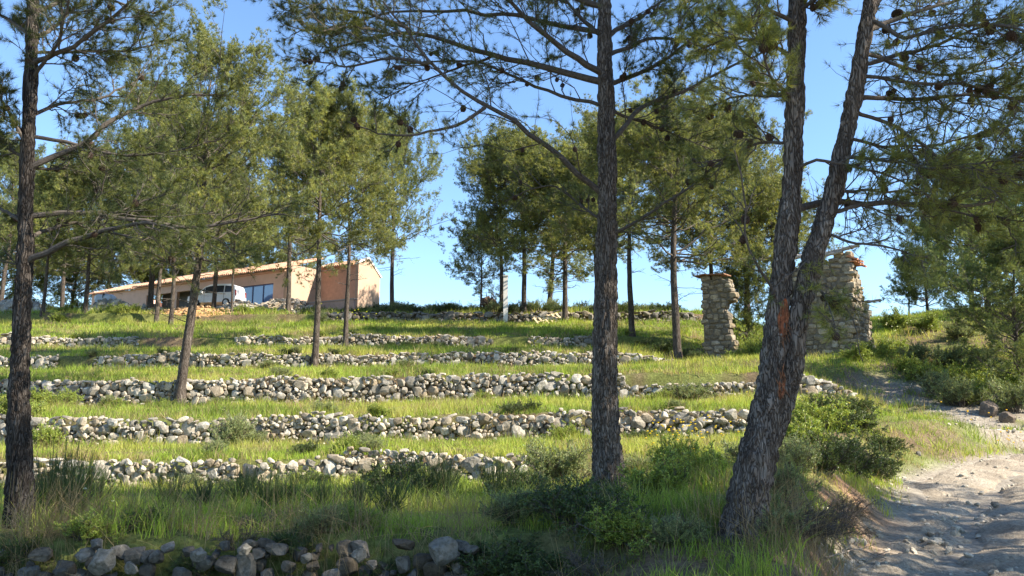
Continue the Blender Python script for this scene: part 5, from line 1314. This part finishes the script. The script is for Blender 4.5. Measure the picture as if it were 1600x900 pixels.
# wrapped bundle
bl = P(164, 474, 62.3); mb = MB(); V, F = ICO[4]; V = np.sign(V) * np.abs(V) ** 0.45
V = V * np.array([0.72, 0.5, 0.36]); V = V + norm(V) * (vn3(V[:, 0] * 5, V[:, 1] * 5, V[:, 2] * 5, 4)[:, None] - 0.5) * 0.16; mb.add(V, F, (0.50, 0.58, 0.68))
bun = empty('wrapped_bundle', (bl[0], bl[1], bl[2] + 0.30)); tag(bun, 'pale blue-grey wrapped bundle lying on the mound at the left end of the house', 'bundle')
mb.obj('sheeting', simple('plastic_sheet', (1, 1, 1), 0.4, usecol=True), bun, True)
mb = MB(); mb.box((0.05, 0, 0.0), (0.05, 1.06, 0.80)); mb.obj('strap', M_rub, bun)
# white pole
pl = at(790, 57.4); zt = zp(432, 57.4) - pl[2]
mb = MB(); mb.box((0, 0, zt / 2), (0.32, 0.28, zt)); mb.box((0, 0, zt + 0.04), (0.40, 0.36, 0.08)); o = mb.obj('white_post', M_white); o.location = pl; tag(o, 'plain white concrete post on the crest beside a pine', 'post')
# uprooted stump
st = at(764, 60.2); r = np.random.default_rng(66); mb = MB()
V, F = ICO[3]; V = V * np.array([0.62, 0.5, 0.5]); V = V + norm(V) * (vn3(V[:, 0] * 4, V[:, 1] * 4, V[:, 2] * 4, 6)[:, None] - 0.5) * 0.5
stump = empty('uprooted_stump', (st[0], st[1], st[2] + 0.62)); tag(stump, 'dark brown uprooted tree stump lying on the crest left of the white post', 'tree stump')
M_st = simple('stump_wood', (0.10, 0.065, 0.045), 0.95, 8, 0.5, 0.8); mb.add(V, F); mb.obj('root_ball', M_st, stump)
n = 34; b = norm(r.normal(size=(n, 3))) * 0.4; d = norm(b + r.normal(size=(n, 3)) * 0.2); pts = b[:, None] + d[:, None] * np.linspace(0, 1, 6)[None, :, None] * r.uniform(0.25, 0.8, n)[:, None, None]; w_ = np.cumsum(r.normal(size=pts.shape), 1) * 0.03; pts += w_
mb = MB(); mb.add(*tubes(pts, trad(pts, np.full(n, 0.05), np.full(n, 0.012)), 5)); mb.obj('roots', M_st, stump)
# pallet leaning on the wall
pa = at(856, 57.2); pal = empty('wooden_pallet', (pa[0], pa[1] - 0.35, pa[2] + 0.12)); pal.rotation_euler = (R(38), R(-14), R(18)); tag(pal, 'yellowish wooden pallet lying tilted on the topmost terrace wall', 'pallet')
M_pal = simple('pale_timber', (0.62, 0.49, 0.30), 0.8, 10, 0.2, 0.3)
for i in range(6):
    mb = MB(); mb.box((-0.85 + i * 0.34, 0, 0.06), (0.13, 1.1, 0.03)); mb.obj('slat', M_pal, pal)
for i in range(3):
    mb = MB(); mb.box((0, -0.48 + i * 0.48, 0.0), (2.0, 0.09, 0.088)); mb.obj('stringer', M_pal, pal)
# fallen branch on the bank and by the track
M_dry = simple('dry_wood', (0.30, 0.25, 0.20), 0.9, 20, 0.4, 0.4)
def branch(pxs, lift, w_, label, seed):
    r = np.random.default_rng(seed); pts = []
    for (a, b), l in zip(pxs, lift): h = hit(a, b); pts.append((h[0], h[1], h[2] + l + 0.02))
    pp = resample(pts, 14); L = np.linalg.norm(np.diff(pp, axis=0), axis=1).sum(); o = pp[0].copy()
    mb = MB(); mb.add(*tubes(pp[None], trad(pp[None], [w_], [w_ * 0.4]), 7)); ch, l2 = spawn(pp[None], np.array([L]), 12, 0.15, 1, 0.8, 0.3, 5, 0.1, 0.25, r); mb.add(*tubes(ch, trad(ch, np.full(len(ch), w_ * 0.4), np.full(len(ch), 0.0015)), 4))
    c2, _ = spawn(ch, l2, 3, 0.2, 1, 0.7, 0.5, 4, 0.1, 0.2, r); mb.add(*tubes(c2, trad(c2, np.full(len(c2), 0.002), np.full(len(c2), 0.001)), 3))
    mb.v = [v - o for v in mb.v]; ob = mb.obj('fallen_branch', M_dry); ob.location = o; tag(ob, label, 'branch')
branch([(1330, 880), (1280, 850), (1250, 805)], (0.02, 0.2, 0.35), 0.012, 'dead branch arching over the earth bank beside the forked pine', 1)
branch([(1290, 878), (1340, 868), (1385, 880)], (0.02, 0.06, 0.03), 0.012, 'dark dead branch lying on the near edge of the track', 2)
for o in [q for q in C.objects if q.parent is None and q.type == 'EMPTY' and not q.get('label')]:
    for ch in [c for c in C.objects if c.parent == o]: bpy.data.objects.remove(ch)
    bpy.data.objects.remove(o)
